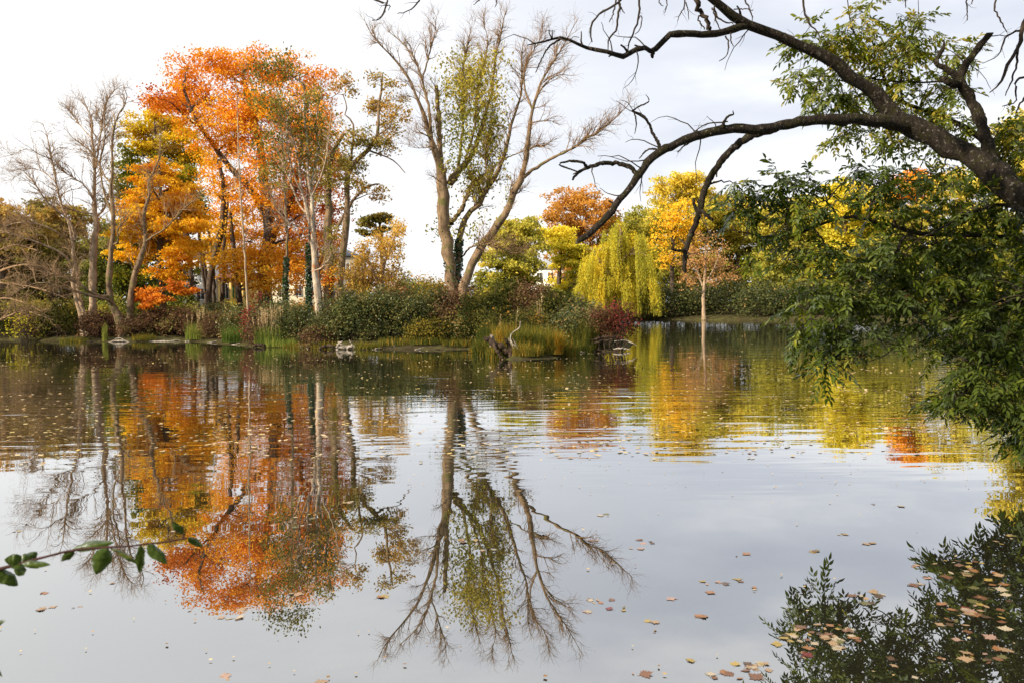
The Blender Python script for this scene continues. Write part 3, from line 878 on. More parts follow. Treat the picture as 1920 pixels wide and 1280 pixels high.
def bare_tree(name, label, Y, px0, limbs, seed, bark, twigs, twig_mat='bark_twig', wob=0.12, k=10, ground=(0,), levels=None,
              crown=None, cmat=None, group=None, cat='tree', ivy=None, spread=(0.35, 0.9), thick=0.52, wig=0.24, along=None):
    """limbs: traced polylines; twigs: (count1, len1, count2, len2)."""
    rng = rng_of(seed)
    root = thing(name, label, cat, base_at(px0, Y), group)
    tm = MB()
    Ps, Rs = [], []
    for i, tr in enumerate(limbs):
        pt, ra = trace(tr, Y, 26, rng, wob)
        ra = np.maximum(ra * thick * np.interp(ra, [.12, .36], [1.0, 1.5]), 0.012)
        if i in ground:
            pt[0, 2] = gz(pt[0, 0], pt[0, 1]) - 0.15
            ra[0] *= 1.4; ra[1] *= 1.15
        tubes(tm, pt, ra, k)
        # broken or cut end: a small disc
        a, b = resample(pt, ra, 14)
        Ps.append(a); Rs.append(b)
    Ps, Rs = np.array(Ps), np.array(Rs)
    c1, l1, c2, l2 = twigs
    fine = 1 / np.maximum(Rs.mean(1), 0.02) ** 0.4
    few = c1 < 120
    if not few:
        tm.build('trunk', M[bark], root, smooth=True)
    bm = tm if few else MB()
    a1, b1 = sprout(rng, Ps, Rs, c1, l1, spread, 0.45, 7, 0.30, wig, 0.026, 0.008, 0.62, fine)
    tubes(bm, a1, b1, 4)
    a2, b2 = sprout(rng, a1, b1, c2, l2, (0.35, 0.8), 0.25, 6, 0.15, wig * 1.25, 0.010, 0.0055, 0.3)
    tubes(bm, a2, b2, 3)
    if few:
        tm.build('trunk', M[bark], root, smooth=True)
    else:
        bm.build('fine_branchwork', M[twig_mat], root)
    if crown:
        n, puffs, leaf, depth, sr, flat = crown
        pc, subs, own, t0 = puff_crown(rng, Y, puffs, depth, sr, 1.0)
        kk = rng.integers(0, len(subs), n)
        c = subs[kk] + rng.normal(0, 1, (n, 3)) * sr * np.array([.6, .6, .6 * flat])
        if along:
            nd = np.concatenate([a1.reshape(-1, 3), a2[::2].reshape(-1, 3)])
            lo, hi = P(along[0], along[3], Y), P(along[2], along[1], Y)
            nd = nd[(nd[:, 0] > lo[0]) & (nd[:, 0] < hi[0]) & (nd[:, 2] > lo[2]) & (nd[:, 2] < hi[2])]
            h_ = n // 2
            c[:h_] = nd[rng.integers(0, len(nd), h_)] + rng.normal(0, .12, (h_, 3))
        cm = MB()
        leaf_quads(cm, rng, c, leaf, np.clip(t0[kk] + rng.normal(0, .12, len(subs))[kk] + rng.normal(0, .1, n), 0, 1), hang=0.5)
        cm.build('crown', M[cmat], root)
    if ivy:
        im = MB()
        for (li, f0, f1, n, thick) in ivy:
            pt, ra = Ps[li], Rs[li]
            f = (f0 + (f1 - f0) * rng.random(n)) * 12.99
            i = f.astype(int)
            g = (f - i)[:, None]
            c = pt[i] * (1 - g) + pt[i + 1] * g
            d = rng.normal(0, 1, (n, 3))
            d[:, 2] *= 0.2
            c = c + unit(d) * (ra[i][:, None] + thick * rng.random((n, 1)))
            leaf_quads(im, rng, c, 0.085, rng.random(n))
        im.build('ivy', M['ivy'], root)
    return root, Ps, Rs


bare_tree('bare_tree', 'big half bare multi-stemmed tree fanning out at the middle of the island', 41.5, 862,
    [[(850, 562, 17), (845, 520, 16), (842, 480, 16.5), (835, 440, 16.5), (831, 400, 17), (828, 350, 15.5), (824, 315, 13), (815, 280, 10, -.2), (803, 245, 8, -.4), (795, 215, 7, -.6), (781, 185, 6, -.8), (768, 148, 5, -1), (740, 112, 4, -1.2), (702, 72, 2.6, -1.4), (686, 46, 1, -1.5)],
     [(808, 258, 7, -.4), (806, 225, 6, 0), (803, 195, 5.5, .3), (791, 148, 4.5, .6), (776, 108, 3.5, .8), (753, 80, 2.6, 1), (724, 56, 1, 1.2)],
     [(792, 150, 4, .5), (800, 120, 3.4, .6), (806, 98, 3, .7), (815, 65, 2, .8), (817, 38, 1, .8)],
     [(827, 330, 11), (825, 290, 9.5, .2), (823, 248, 8.5, .4), (821, 205, 8, .5), (819, 180, 7, .5), (818, 161, 5.5, .5)],
     [(852, 545, 12, .5), (856, 515, 11, .6), (860, 472, 9.5, .7), (864, 440, 9.5, .8), (868, 420, 9.5, .8), (880, 402, 9, .7), (900, 382, 8.5, .5), (909, 361, 8.5, .4), (928, 330, 8, .2), (942, 300, 7.5, 0), (954, 256, 6.5, -.2), (966, 208, 5, -.3), (977, 180, 4, -.3), (979, 145, 3, -.4), (977, 108, 2.4, -.4), (983, 74, 1, -.4)],
     [(846, 420, 9, 1), (867, 390, 8, 1.4), (878, 362, 7, 1.7), (885, 345, 6.5, 1.8), (905, 330, 5, 1.6), (926, 318, 4, 1.2)],
     [(843, 345, 11, .6), (860, 320, 10, 1), (884, 292, 8.5, 1.3), (900, 250, 7.5, 1.5), (912, 210, 6.5, 1.6), (922, 175, 5.5, 1.6), (928, 118, 4, 1.6), (940, 60, 2.6, 1.6), (948, 22, 1, 1.6)],
     [(858, 320, 6, 1.4), (866, 260, 5.5, 1.8), (868, 200, 5, 2), (867, 160, 4, 2.1), (870, 118, 3, 2.1), (884, 50, 1, 2.2)],
     [(872, 305, 5, 1.1), (890, 240, 4.5, .8), (893, 190, 4, .6), (905, 130, 3, .5), (915, 80, 2, .5), (905, 40, 1, .5)],
     [(868, 560, 15, -.3), (868, 540, 14, -.3), (880, 512, 12.5, -.4), (898, 470, 12.5, -.5), (922, 440, 12, -.6), (945, 405, 11.5, -.8), (960, 375, 11, -.9), (964, 358, 11, -.9), (977, 333, 9.5, -1), (986, 300, 8, -1), (990, 280, 7.5, -1), (993, 242, 7, -1), (999, 202, 6, -1), (1012, 160, 4.6, -1.1), (1036, 117, 3.4, -1.2), (1056, 87, 2.4, -1.2), (1071, 58, 1.6, -1.3), (1085, 34, .8, -1.3)],
     [(998, 205, 4.6, -1), (989, 182, 4, -.8), (981, 145, 3, -.6), (990, 110, 2.2, -.6), (1010, 80, 1.4, -.6), (1018, 45, .8, -.6)],
     [(1000, 196, 4, -1), (1020, 160, 3.2, -1.4), (1045, 142, 2, -1.6), (1072, 142, 1.2, -1.7)],
     [(976, 335, 7.5, -1), (1001, 318, 6.4, -1.4), (1030, 300, 5.6, -1.8), (1059, 286, 5, -2.2), (1082, 274, 4.6, -2.5), (1098, 260, 4.2, -2.7), (1123, 248, 3.2, -3), (1141, 233, 2.4, -3.2), (1162, 214, 1.6, -3.4), (1181, 194, .8, -3.5)],
     [(945, 298, 2.6, 0), (970, 288, 2.4, -.4), (995, 279, 2.2, -.8)],
     [(990, 283, 4, -1), (1000, 276, 3.6, -1.2), (1022, 274, 3, -1.4)],
     [(996, 231, 3, -1), (1010, 228, 2.5, -1.3), (1026, 227, 2, -1.5)],
     [(866, 482, 4, .7), (880, 466, 4, .2), (897, 459, 4, -1.4), (917, 461, 3.6, -1.8), (940, 467, 3, -2), (963, 476, 2.2, -2), (987, 472, 1, -2)],
     [(903, 375, 4, .4), (897, 350, 3.4, .6), (888, 335, 3, .8)],
     [(806, 258, 2.5, -.3), (795, 252, 2.3, -.6), (786, 247, 2, -.8)],
     [(808, 276, 1.8, -.4), (785, 278, 1.3, -.8), (765, 275, .6, -1)],
     [(928, 330, 5, .2), (918, 345, 4, .2), (910, 300, 3, .6), (915, 255, 2, .9), (925, 225, 1, 1)]],
    21, 'bark_big', (600, 1.75, 5200, 1.0), ground=(0, 9), thick=0.44, twig_mat='twig_gold', spread=(0.2, 0.7),
    crown=(8200, [(895, 120, 26, 20, .9), (868, 160, 40, 34, .8), (900, 180, 34, 40, .8), (855, 200, 28, 36, .55), (885, 225, 36, 40, .5), (930, 170, 30, 40, .85), (860, 255, 26, 30, .38), (895, 265, 30, 26, .45), (850, 230, 18, 40, .4), (870, 300, 34, 22, .35), (890, 318, 22, 16, .4),
                   (850, 335, 22, 16, .5), (838, 410, 14, 40, .55), (815, 435, 10, 30, .4), (852, 440, 14, 30, .6), (890, 420, 18, 16, .5), (880, 130, 40, 26, .68), (848, 120, 20, 26, .7), (930, 120, 20, 26, .75), (885, 440, 20, 14, .5), (905, 535, 12, 14, .3), (822, 240, 8, 40, .5)],
           0.085, 1.4, 0.5, 0.8), cmat='limeolive', along=(835, 120, 952, 400), ivy=[(4, 0.0, 0.20, 900, .10), (0, 0.0, .25, 250, .05)])

# --- the bare group over the water on the west part of the bank
bare_tree('bare_tree', 'leafless V-trunked tree on the dark red bank', 50, 235,
    [[(234, 622, 12), (226, 605, 10), (216, 585, 9), (206, 565, 8.5), (203, 548, 8.5), (206, 520, 8), (209, 480, 7.5), (211, 440, 6.5), (213, 405, 6), (209, 375, 5.4), (207, 350, 4.6), (210, 322, 4), (212, 262, 3.2), (219, 222, 2.6), (238, 188, 1.8), (232, 162, .8)],
     [(238, 622, 10), (241, 600, 9), (246, 560, 8), (250, 530, 8), (258, 502, 8), (267, 478, 7.6), (272, 447, 7), (269, 420, 6), (273, 390, 5), (282, 362, 4.2), (276, 345, 3.4), (290, 320, 2.6), (301, 288, 1.6), (300, 250, .8)],
     [(274, 453, 4, 0), (290, 442, 3.4, -.3), (312, 427, 2.8, -.6), (345, 392, 2.2, -1), (375, 368, 1, -1.2)],
     [(205, 556, 5.5), (190, 556, 5, -.6), (170, 549, 4.6, -1.2), (155, 538, 4.2, -1.6), (120, 520, 3, -2), (90, 512, 2, -2.2), (55, 505, 1, -2.2)],
     [(212, 572, 5), (200, 562, 5, -.6), (172, 556, 4.6, -1.4), (140, 546, 4.2, -2), (107, 537, 3.6, -2.6), (82, 530, 3, -3), (50, 538, 2, -3.2), (15, 560, 1, -3.4)],
     [(213, 410, 4), (203, 385, 3.4, .5), (192, 345, 3, .9), (188, 300, 2.4, 1), (196, 262, 2, 1), (198, 200, 1.4, 1), (215, 170, .7, 1)],
     [(210, 345, 3.2), (196, 330, 3, .4), (182, 300, 2.6, .8), (165, 280, 2, 1), (140, 262, 1.2, 1.2), (120, 240, .6, 1.2)],
     [(211, 460, 3), (222, 452, 3, -.4), (221, 430, 2.4, -.6), (240, 410, 1.4, -.8)]],
    22, 'bark_big', (260, 2.3, 1700, 1.3), ground=(0, 1))
bare_tree('bare_tree', 'tall pale-trunked bare tree directly behind the V-trunked one', 52, 174,
    [[(174, 622, 11), (173, 585, 10), (174, 545, 9.5), (175, 505, 9), (177, 460, 8.5), (180, 420, 7.5), (177, 385, 6), (176, 355, 5.4), (178, 320, 4.8), (176, 290, 4.2), (172, 258, 3.4), (172, 222, 2.6), (160, 198, 1.8), (149, 184, .8)],
     [(178, 410, 4), (190, 398, 4, .3), (197, 385, 4, .4), (203, 365, 3, .4)],
     [(179, 318, 3), (188, 258, 2.4, -.4), (198, 195, 1.6, -.6), (215, 168, .8, -.6)],
     [(177, 380, 3), (160, 350, 2.6, -.5), (140, 335, 2, -.8), (118, 322, 1.4, -1), (90, 300, .8, -1.2)],
     [(176, 402, 3), (150, 398, 2.6, -.4), (128, 392, 2, -.8), (95, 380, 1, -1)],
     [(172, 260, 2.2), (150, 235, 1.6, .5), (125, 200, .8, .8)]],
    23, 'bark_pale', (200, 2.4, 1300, 1.3), ground=(0,))
bare_tree('bare_tree', 'pair of pale leaning trunks with long bare arms reaching over the water', 51, 152,
    [[(158, 612, 8), (150, 585, 7), (142, 555, 6.5), (136, 525, 6), (141, 503, 5.5), (138, 475, 5), (135, 450, 4.6), (131, 430, 4.2), (125, 408, 4), (112, 375, 3.4), (104, 330, 3), (97, 297, 2.4), (88, 255, 1.6), (80, 232, .8)],
     [(163, 610, 7), (155, 580, 6), (147, 550, 5.4), (145, 520, 5), (143, 500, 4)],
     [(142, 450, 4.5), (136, 425, 4, -.3), (122, 405, 4, -.6), (107, 395, 3.4, -1), (85, 375, 2.6, -1.3), (62, 340, 2, -1.6), (45, 322, 1, -1.8)],
     [(136, 500, 4), (122, 480, 3.8, -.6), (95, 465, 3.6, -1.2), (62, 452, 3.2, -1.8), (25, 440, 2.6, -2.2), (-10, 430, 2, -2.4)],
     [(118, 445, 3), (100, 432, 3, -.6), (70, 420, 2.6, -1), (35, 418, 2, -1.4), (8, 425, 1, -1.6)],
     [(97, 300, 2), (75, 290, 1.6, -.5), (50, 280, 1, -.8), (20, 292, .6, -1)],
     [(107, 345, 2), (80, 322, 1.6, .4), (52, 318, 1, .6), (25, 335, .6, .8)]],
    24, 'bark_pale', (210, 2.5, 1400, 1.3), ground=(0, 1))
bare_tree('dead_tree', 'tangle of dead grey branches drooping to the water from the bank edge', 49.5, -70,
    [[(-70, 620, 10), (-60, 580, 9), (-45, 540, 8), (-20, 520, 6), (10, 505, 4.5, -.5), (45, 497, 3.4, -1), (80, 500, 2.4, -1.4), (110, 515, 1.2, -1.6)],
     [(-55, 580, 6), (-20, 605, 4, -.5), (0, 600, 3.4, -.8), (25, 590, 3, -1), (42, 582, 2.6, -1.2), (70, 590, 1.6, -1.5), (100, 600, .8, -1.6)],
     [(-45, 545, 5), (-20, 560, 4, -.4), (15, 560, 3, -.9), (50, 570, 2, -1.3), (80, 585, 1, -1.5)],
     [(-40, 540, 5), (-25, 500, 4), (0, 470, 3, -.3), (30, 460, 2.4, -.6), (70, 470, 1.4, -1)],
     [(-40, 540, 5), (-10, 530, 4, -1), (40, 535, 2.6, -1.6), (85, 545, 1.6, -2), (125, 560, .8, -2.2)]],
    25, 'bark_twig', (110, 2.3, 650, 1.3), ground=(0,), spread=(0.5, 1.3), wig=0.36)

# --- dead birch-like stem by the water with a fan of bare leaders
bare_tree('dead_tree', 'dead pale peeling trunk by the water with a fan of thin bleached leaders', 40, 597,
    [[(597, 612, 8), (597, 595, 7.5), (596, 570, 7), (593, 540, 6.5), (591, 510, 6), (588, 470, 5.4), (586, 430, 5), (585, 395, 4.6), (584, 365, 4), (577, 330, 3), (577, 275, 2.4), (571, 225, 1.8), (572, 170, .8)],
     [(582, 420, 4), (577, 405, 3.6), (571, 375, 3.4), (565, 358, 3), (560, 305, 2.4), (550, 260, 2), (535, 225, 1.5), (525, 195, 1.2), (519, 165, .6)],
     [(585, 375, 3), (587, 320, 2.6, .4), (599, 285, 2, .5), (592, 247, 1.6, .5), (597, 200, 1, .5), (605, 165, .6, .5)],
     [(575, 400, 2.4), (562, 385, 2.2, .5), (545, 345, 2, .8), (528, 300, 1.5, 1), (510, 260, .9, 1), (496, 235, .5, 1)],
     [(566, 360, 2.2), (552, 330, 2, -.3), (540, 285, 1.5, -.4), (538, 235, 1, -.4), (545, 190, .6, -.4)],
     [(584, 370, 2.2), (600, 335, 1.8, -.4), (613, 290, 1.4, -.6), (618, 240, 1, -.6), (622, 200, .5, -.6)],
     [(586, 508, 1.4), (602, 503, 1.6, -.4), (614, 490, 1.4, -.6), (622, 480, .8, -.7)],
     [(585, 430, 1.6), (560, 425, 1.4, -.5), (540, 415, 1, -.8), (520, 395, .8, -1), (505, 372, .5, -1.1)],
     [(580, 440, 1.4), (565, 445, 1.2, -.4), (545, 425, .8, -.6), (520, 422, .5, -.8)]],
    26, 'bark_dead', (170, 1.6, 900, 0.8), twig_mat='bark_pale', thick=0.8,
    crown=(4200, [(500, 130, 30, 24, .3), (540, 130, 22, 24, .35), (490, 190, 26, 30, .4), (535, 210, 30, 40, .5), (570, 250, 26, 50, .5), (590, 190, 18, 30, .45), (495, 260, 26, 36, .35), (580, 300, 16, 44, .3), (600, 260, 18, 50, .5), (510, 330, 22, 40, .35)],
           0.08, 1.2, 0.5, 0.8), cmat='olive')
# black wet second stem close behind it
bare_tree('dead_tree', 'thin blackened trunk close behind the dead peeling one', 42, 602,
    [[(604, 570, 3.4), (601, 540, 3.2), (598, 505, 3), (594, 470, 2.8), (592, 440, 2.4), (589, 405, 2), (588, 370, 1)],
     [(598, 500, 1.4), (606, 470, 1, .4), (610, 430, .6, .5)]],
    27, 'bark_dark', (30, 0.9, 120, 0.6))
bare_tree('bare_tree', 'slim grey pole-like trunk in front of the orange maple', 45, 465,
    [[(466, 590, 3.6), (463, 550, 3.4), (459, 480, 3.2), (455, 420, 3), (451, 360, 2.6), (448, 300, 2.2), (446, 250, 1.8), (445, 200, 1.2), (443, 150, .6)],
     [(452, 380, 1.4), (440, 340, 1, .3), (432, 300, .5, .4)]],
    28, 'bark_pale', (40, 1.0, 160, 0.6))
bare_tree('tree', 'thin trunk wrapped in ivy below the orange crown', 46, 535,
    [[(535, 590, 5), (536, 540, 5), (537, 490, 4.6), (538, 440, 4.4), (535, 380, 4), (532, 330, 3.4), (530, 280, 2.6), (525, 220, 1.6), (520, 170, .8)],
     [(536, 405, 2), (520, 390, 2, -.4), (508, 365, 1.4, -.6), (490, 330, .6, -.8)]],
    29, 'bark_big', (70, 1.2, 300, 0.7), ivy=[(0, 0.0, .32, 1300, .10)])
bare_tree('tree', 'ivy-covered stem just beside the dead peeling trunk', 44, 578,
    [[(578, 585, 4.5), (579, 540, 4.4), (580, 490, 4), (580, 440, 3.6), (578, 400, 3), (575, 350, 2), (570, 310, 1)]],
    30, 'bark_dark', (40, 1.0, 160, 0.6), ivy=[(0, 0.0, .55, 1800, .14)])
for i, (px, Y, tr) in enumerate([
        (374, 58, [(376, 590, 3), (372, 560, 3), (362, 520, 2.6), (357, 490, 2.2), (352, 440, 1.6)]),
        (389, 60, [(391, 590, 5), (386, 560, 5), (381, 520, 4.6), (376, 480, 4.2), (372, 430, 3)]),
        (415, 60, [(414, 585, 6), (417, 550, 6), (420, 510, 5.6), (419, 470, 5), (425, 410, 4), (428, 360, 2.5)]),
        (400, 61, [(400, 585, 5), (401, 550, 5), (400, 500, 5), (396, 460, 4), (388, 420, 3)]),
        (448, 59, [(447, 590, 3), (451, 560, 3), (450, 530, 2.8), (444, 505, 2.4), (438, 480, 2)])]):
    bare_tree('tree', ['thin dark stem at the corner of the white house wall', 'dark trunk nearest the white house wall among the maple stems', 'thick dark trunk before the green shuttered window',
                       'dark trunk between two others before the yellow house', 'crooked thin stem before the yellow porch post'][i], Y, px, [tr], 130 + i, 'bark_dark', (16, 0.9, 60, 0.6), group='dark stems under the orange maples')

# ------------------------------------------------------------------ shrubs
def shrub(name, label, px, Y, w, h, n, mat, seed, tint=0.5, leaf=0.06, stems=10, sub_r=0.3, group=None, lift=0.05, stem_mat='bark_dark', vt=0.22, whip=0):
    """Bush w x h metres standing at photo column px, distance Y: stems, whips and leaf clumps."""
    rng = rng_of(seed)
    b = base_at(px, Y)
    root = thing(name, label, 'shrub', b, group)
    ns = int(28 + 18 * w * h)
    a = rng.uniform(0, 2 * math.pi, ns)
    rr = np.sqrt(rng.random(ns))
    hz = h * (0.10 + 0.86 * rng.random(ns) ** 0.8) * np.sqrt(np.clip(1 - (rr * 0.85) ** 2.4, 0.05, 1))
    lean = rng.normal(0, 0.06, ns)
    subs = b + np.stack([np.cos(a) * rr * w / 2 + lean, np.sin(a) * rr * w / 2 * 0.8, hz + lift], 1)
    # a few taller shoots break the outline
    m = max(7, ns // 5)
    subs[:m, 2] += h * 0.32 * rng.random(m)
    sm = MB()
    kk = rng.choice(ns, min(ns, stems * 3), replace=False)
    n0 = b + np.stack([rng.normal(0, w * .12, stems * 3), rng.normal(0, w * .1, stems * 3), np.full(stems * 3, -.1)], 1)[:len(kk)]
    t = np.linspace(0, 1, 6)[None, :, None]
    tg = subs[kk] + np.array([0, 0, 0.12]) * (rng.random((len(kk), 1)) * 2)
    mid = (n0 + tg) / 2 + rng.normal(0, 0.1 * w, (len(kk), 3)) * np.array([1, 1, 0])
    pl = (1 - t) ** 2 * n0[:, None] + 2 * t * (1 - t) * mid[:, None] + t ** 2 * tg[:, None]
    tubes(sm, pl, np.linspace(0.018, 0.006, 6)[None].repeat(len(kk), 0), 3)
    if whip:
        a1, b1 = sprout(rng, pl, np.full(pl.shape[:2], .01), whip, 0.8, (0.1, 0.5), 0.8, 5, 0.5, 0.1, 0.008, 0.005)
        tubes(sm, a1, b1, 3)
    sm.build('stem', M[stem_mat], root)
    k = rng.integers(0, ns, n)
    c = subs[k] + rng.normal(0, 1, (n, 3)) * sub_r * np.array([.7, .7, .55])
    c[:, 2] = np.maximum(c[:, 2], b[2] + 0.03)
    ct = rng.normal(0, vt, ns)
    lm = MB()
    leaf_quads(lm, rng, c, leaf, np.clip(tint + ct[k] + rng.normal(0, .13, n), 0, 1), up=0.4)
    lm.build('foliage', M[mat], root)
    return root


SHRUBS = [
    # label, px, Y, w, h, n, mat, tint
    ('dark green shrub under the dead peeling trunk, on its water side', 625, 39, 2.31, 1.64, 5200, 'privet', .5),
    ('dark green shrub behind the pile of bleached driftwood', 668, 38.8, 2.46, 2.18, 6000, 'privet', .52),
    ('broad dark green shrub at the centre of the island hedge', 715, 39, 2.83, 2.27, 7600, 'privet', .55),
    ('dark green shrub with grey sheen between the central tree and the driftwood', 765, 38.8, 2.65, 2.32, 7000, 'privet', .5),
    ('dark shrub at the foot of the big multi-stemmed tree, water side', 812, 38.6, 2.28, 2.19, 6000, 'privet', .45),
    ('dark shrub spotted red, in front of the forked base of the big tree', 858, 38.4, 2.07, 2.26, 5400, 'wine', .72),
    ('dark green shrub with a few rusty leaves right behind the snag stump', 905, 37, 2.20, 2.39, 6000, 'mixed', .2),
    ('tall brownish green shrub below the low crooked branch of the big tree', 948, 38.5, 2.41, 2.60, 6500, 'mixed', .28),
    ('tall dull brown shrub before the white house', 1000, 37.5, 2.20, 2.38, 5600, 'wine', .68),
    ('brown tinged shrub behind the green reeds of the point', 1048, 36.5, 2.07, 1.98, 5000, 'mixed', .25),
    ('dark green shrub closing the island hedge before the willow', 1092, 35.5, 1.69, 1.69, 4000, 'privet', .5),
    ('small yellow green shrub at the waterline, lit in front of the dark hedge', 797, 37.5, 1.46, 0.97, 2300, 'goldbush', .35),
    ('small green and gold shrub at the waterline below the red-spotted one', 838, 37.4, 1.26, 0.87, 2000, 'goldbush', .2),
    ('low green shrub at the waterline beside the snag stump', 880, 37.0, 1.35, 1.16, 2600, 'privet', .7),
    ('reddish brown low bush by the driftwood pile', 595, 38.6, 1.49, 0.79, 2000, 'wine', .55),
    ('dark low bush between pampas plumes and dead trunk', 552, 41, 2.23, 1.72, 4400, 'privet', .55),
    ('green bush behind the straw plumes', 512, 42.5, 2.23, 2.02, 4600, 'privet', .6),
    ('red leaved shrub behind the straw plumes', 488, 43, 1.32, 1.92, 2400, 'crimson', .55),
    ('wine coloured bush below the straw plumes', 487, 41, 1.14, 1.14, 2000, 'wine', .5),
    ('mid green bush between the two reed tufts', 450, 46, 2.38, 1.62, 4000, 'privet', .65),
    ('russet bush beside the thin reed tuft', 408, 47.5, 1.81, 1.36, 2700, 'wine', .6),
    ('grey green bush under the thick dark maple stems', 412, 51, 2.44, 1.88, 3600, 'privet', .6),
    ('dark wine shrub between reed tuft and V-trunked tree', 345, 50, 2.76, 1.72, 4300, 'wine', 0.78),
    ('broad wine red shrub just beside the V-trunked tree', 300, 50.3, 2.78, 1.62, 4300, 'wine', 0.73),
    ('dark wine shrub at the foot of the V-trunked tree', 255, 49.6, 2.10, 1.05, 2600, 'wine', 0.68),
    ('dark green brown bush below the pale trunks', 190, 50.5, 2.53, 1.49, 3600, 'wine', 0.58),
    ('dim green bush beneath the long dark horizontal limb', 120, 52, 3.39, 1.92, 4600, 'mixed', .25),
    ('red tinged bush under the dead grey tangle', 75, 53, 2.87, 1.44, 3400, 'wine', .6),
    ('dark bush at the far end of the bank under the tangle', 20, 55, 3.59, 2.02, 4600, 'mixed', .15),
    ('sparse yellow leaved sapling bush by the dead tangle', 45, 51.5, 2.0, 2.1, 330, 'yellow', .6),
    ('yellow bush beside the yellow house porch', 425, 62, 2.2, 1.5, 2400, 'yellow', .6),
    ('green undergrowth bush at the foot of the maples', 350, 58, 3.4, 1.8, 3600, 'green', .5),
    ('golden brown bush behind the dark shrubs under the orange maple', 480, 54, 2.6, 1.6, 3200, 'ochre', .35),
    ('orange brown bush behind the ivy stems', 560, 52, 2.4, 1.6, 3000, 'rust', .5),
    ('yellow flecked bush behind the hedge, below the slender olive tree', 670, 48, 3.0, 2.3, 4600, 'goldbush', .3),
    ('red barked bush showing above the hedge beside the golden tree', 748, 46, 1.8, 2.6, 2800, 'crimson', .35),
    ('golden bush above the hedge next to the big tree', 800, 46, 2.0, 2.6, 3200, 'goldbush', .6),
    ('red leaved shrub against the trunks of the big tree', 875, 41.3, 1.0, 2.7, 1300, 'crimson', .6),
]
for i, (lb, px, Y, w, h, n, mt, t) in enumerate(SHRUBS):
    shrub('shrub', lb, px, Y, w, h, int(n * .98), mt, 300 + i, t, 0.062 if Y < 50 else 0.08, whip=34, group='shrubs of the island bank', stem_mat='redtwig' if mt == 'wine' else 'bark_dark')
shrub('shrub', 'crimson berried shrub on roots at the very tip of the island', 1158, 33.4, 1.6, 1.6, 2300, 'crimson', 401, .30, 0.055, whip=20, lift=0.35, stem_mat='bark_dark')
shrub('shrub', 'brownish green shrub leaning against the crimson one at the tip', 1122, 33.8, 1.2, 1.35, 2400, 'wine', 402, .8, 0.055, whip=12, lift=0.3)
FARS = [('dark round shrub at the far water edge beside the willow', 1250, 92, 6.5, 3.6), ('dark low shrub at the far water edge behind the sapling trunk', 1305, 91, 5.5, 2.8), ('broad dark shrub at the far water edge beyond the sapling', 1372, 89.5, 7.5, 3.6),
        ('second broad dark shrub along the far water edge before the hanging foliage', 1430, 84, 6.0, 3.2), ('far shrub half covered by the tips of hanging foliage', 1500, 83, 7.0, 3.0), ('far bank shrub behind the lower hanging sprays', 1590, 80, 7.0, 3.2),
        ('far shrub seen through the thin lower foliage', 1680, 76, 6.0, 2.6), ('far shrub near the bare earth landing', 1780, 72, 7.0, 3.2), ('far shrub at the frame edge below the yellow green tree', 1880, 67, 7.0, 3.4), ('shaded shrub under the willow curtain', 1205, 95, 6.0, 4.2), ('dark shrub between white house and willow', 1105, 96, 7.0, 5.0)]
for i, (lb, px, Y, w, h) in enumerate(FARS):
    shrub('shrub', lb, px, Y, w, h, 4200, 'privet', 420 + i, .42, 0.13, sub_r=0.6, group='dark shrubs along the far bank', lift=0.1)
FARH = [('hazy olive hedge bush on the horizon next to the big tree', 805, 120, 6, 5.2, 'goldbush', .5), ('reddish hedge bush on the horizon', 785, 125, 5.5, 5.2, 'rust', .5), ('green hedge bush on the horizon beside the golden tree', 765, 118, 5, 5.0, 'green', .6),
        ('pale hedge bush on the horizon touching the big trunk', 828, 122, 5, 4.6, 'ochre', .6), ('green bush on the horizon between the trunks and the grey green tree', 915, 118, 6, 5.6, 'green', .5), ('brown hedge bush on the horizon below the pine', 735, 128, 7, 6, 'rust', .4)]
for i, (lb, px, Y, w, h, mt, t) in enumerate(FARH):
    shrub('shrub', lb, px, Y, w, h, 3200, mt, 440 + i, t, 0.16, sub_r=0.7, group='distant hedge bushes')


# ------------------------------------------------------------------ grass, reeds
def blades(mb, rng, base, length, width, lean, tint, droop=0.35, m=4):
    """Curved tapered blades; base (N,3)."""
    N = len(base)
    a = rng.uniform(0, 2 * math.pi, N)
    h = np.stack([np.cos(a), np.sin(a), np.zeros(N)], 1)
    if lean is not None:
        h = unit(h * 0.8 + lean)
    ln = length * rng.uniform(0.55, 1.15, N)
    side = unit(np.cross(h, [0, 0, 1.0]))
    t = np.linspace(0, 1, m)
    out = rng.uniform(0.15, 1.0, N) * droop
    pts = base[:, None] + h[:, None] * (out * ln)[:, None, None] * (t ** 1.8)[None, :, None] \
        + np.array([0, 0, 1.0])[None, None] * (ln[:, None] * (t - 0.45 * out[:, None] * t ** 2.4))[:, :, None]
    wd = width * (1 - t ** 1.6 * 0.95)
    l = pts - side[:, None] * wd[None, :, None] / 2
    r = pts + side[:, None] * wd[None, :, None] / 2
    v = np.stack([l, r], 2).reshape(-1, 3)
    idx = np.arange(N * m * 2).reshape(N, m, 2)
    q = np.stack([idx[:, :-1, 0], idx[:, :-1, 1], idx[:, 1:, 1], idx[:, 1:, 0]], -1).reshape(-1, 4)
    mb.add(v, q, np.repeat(np.clip(tint, 0, 1), m * 2))
    return pts[:, -1]


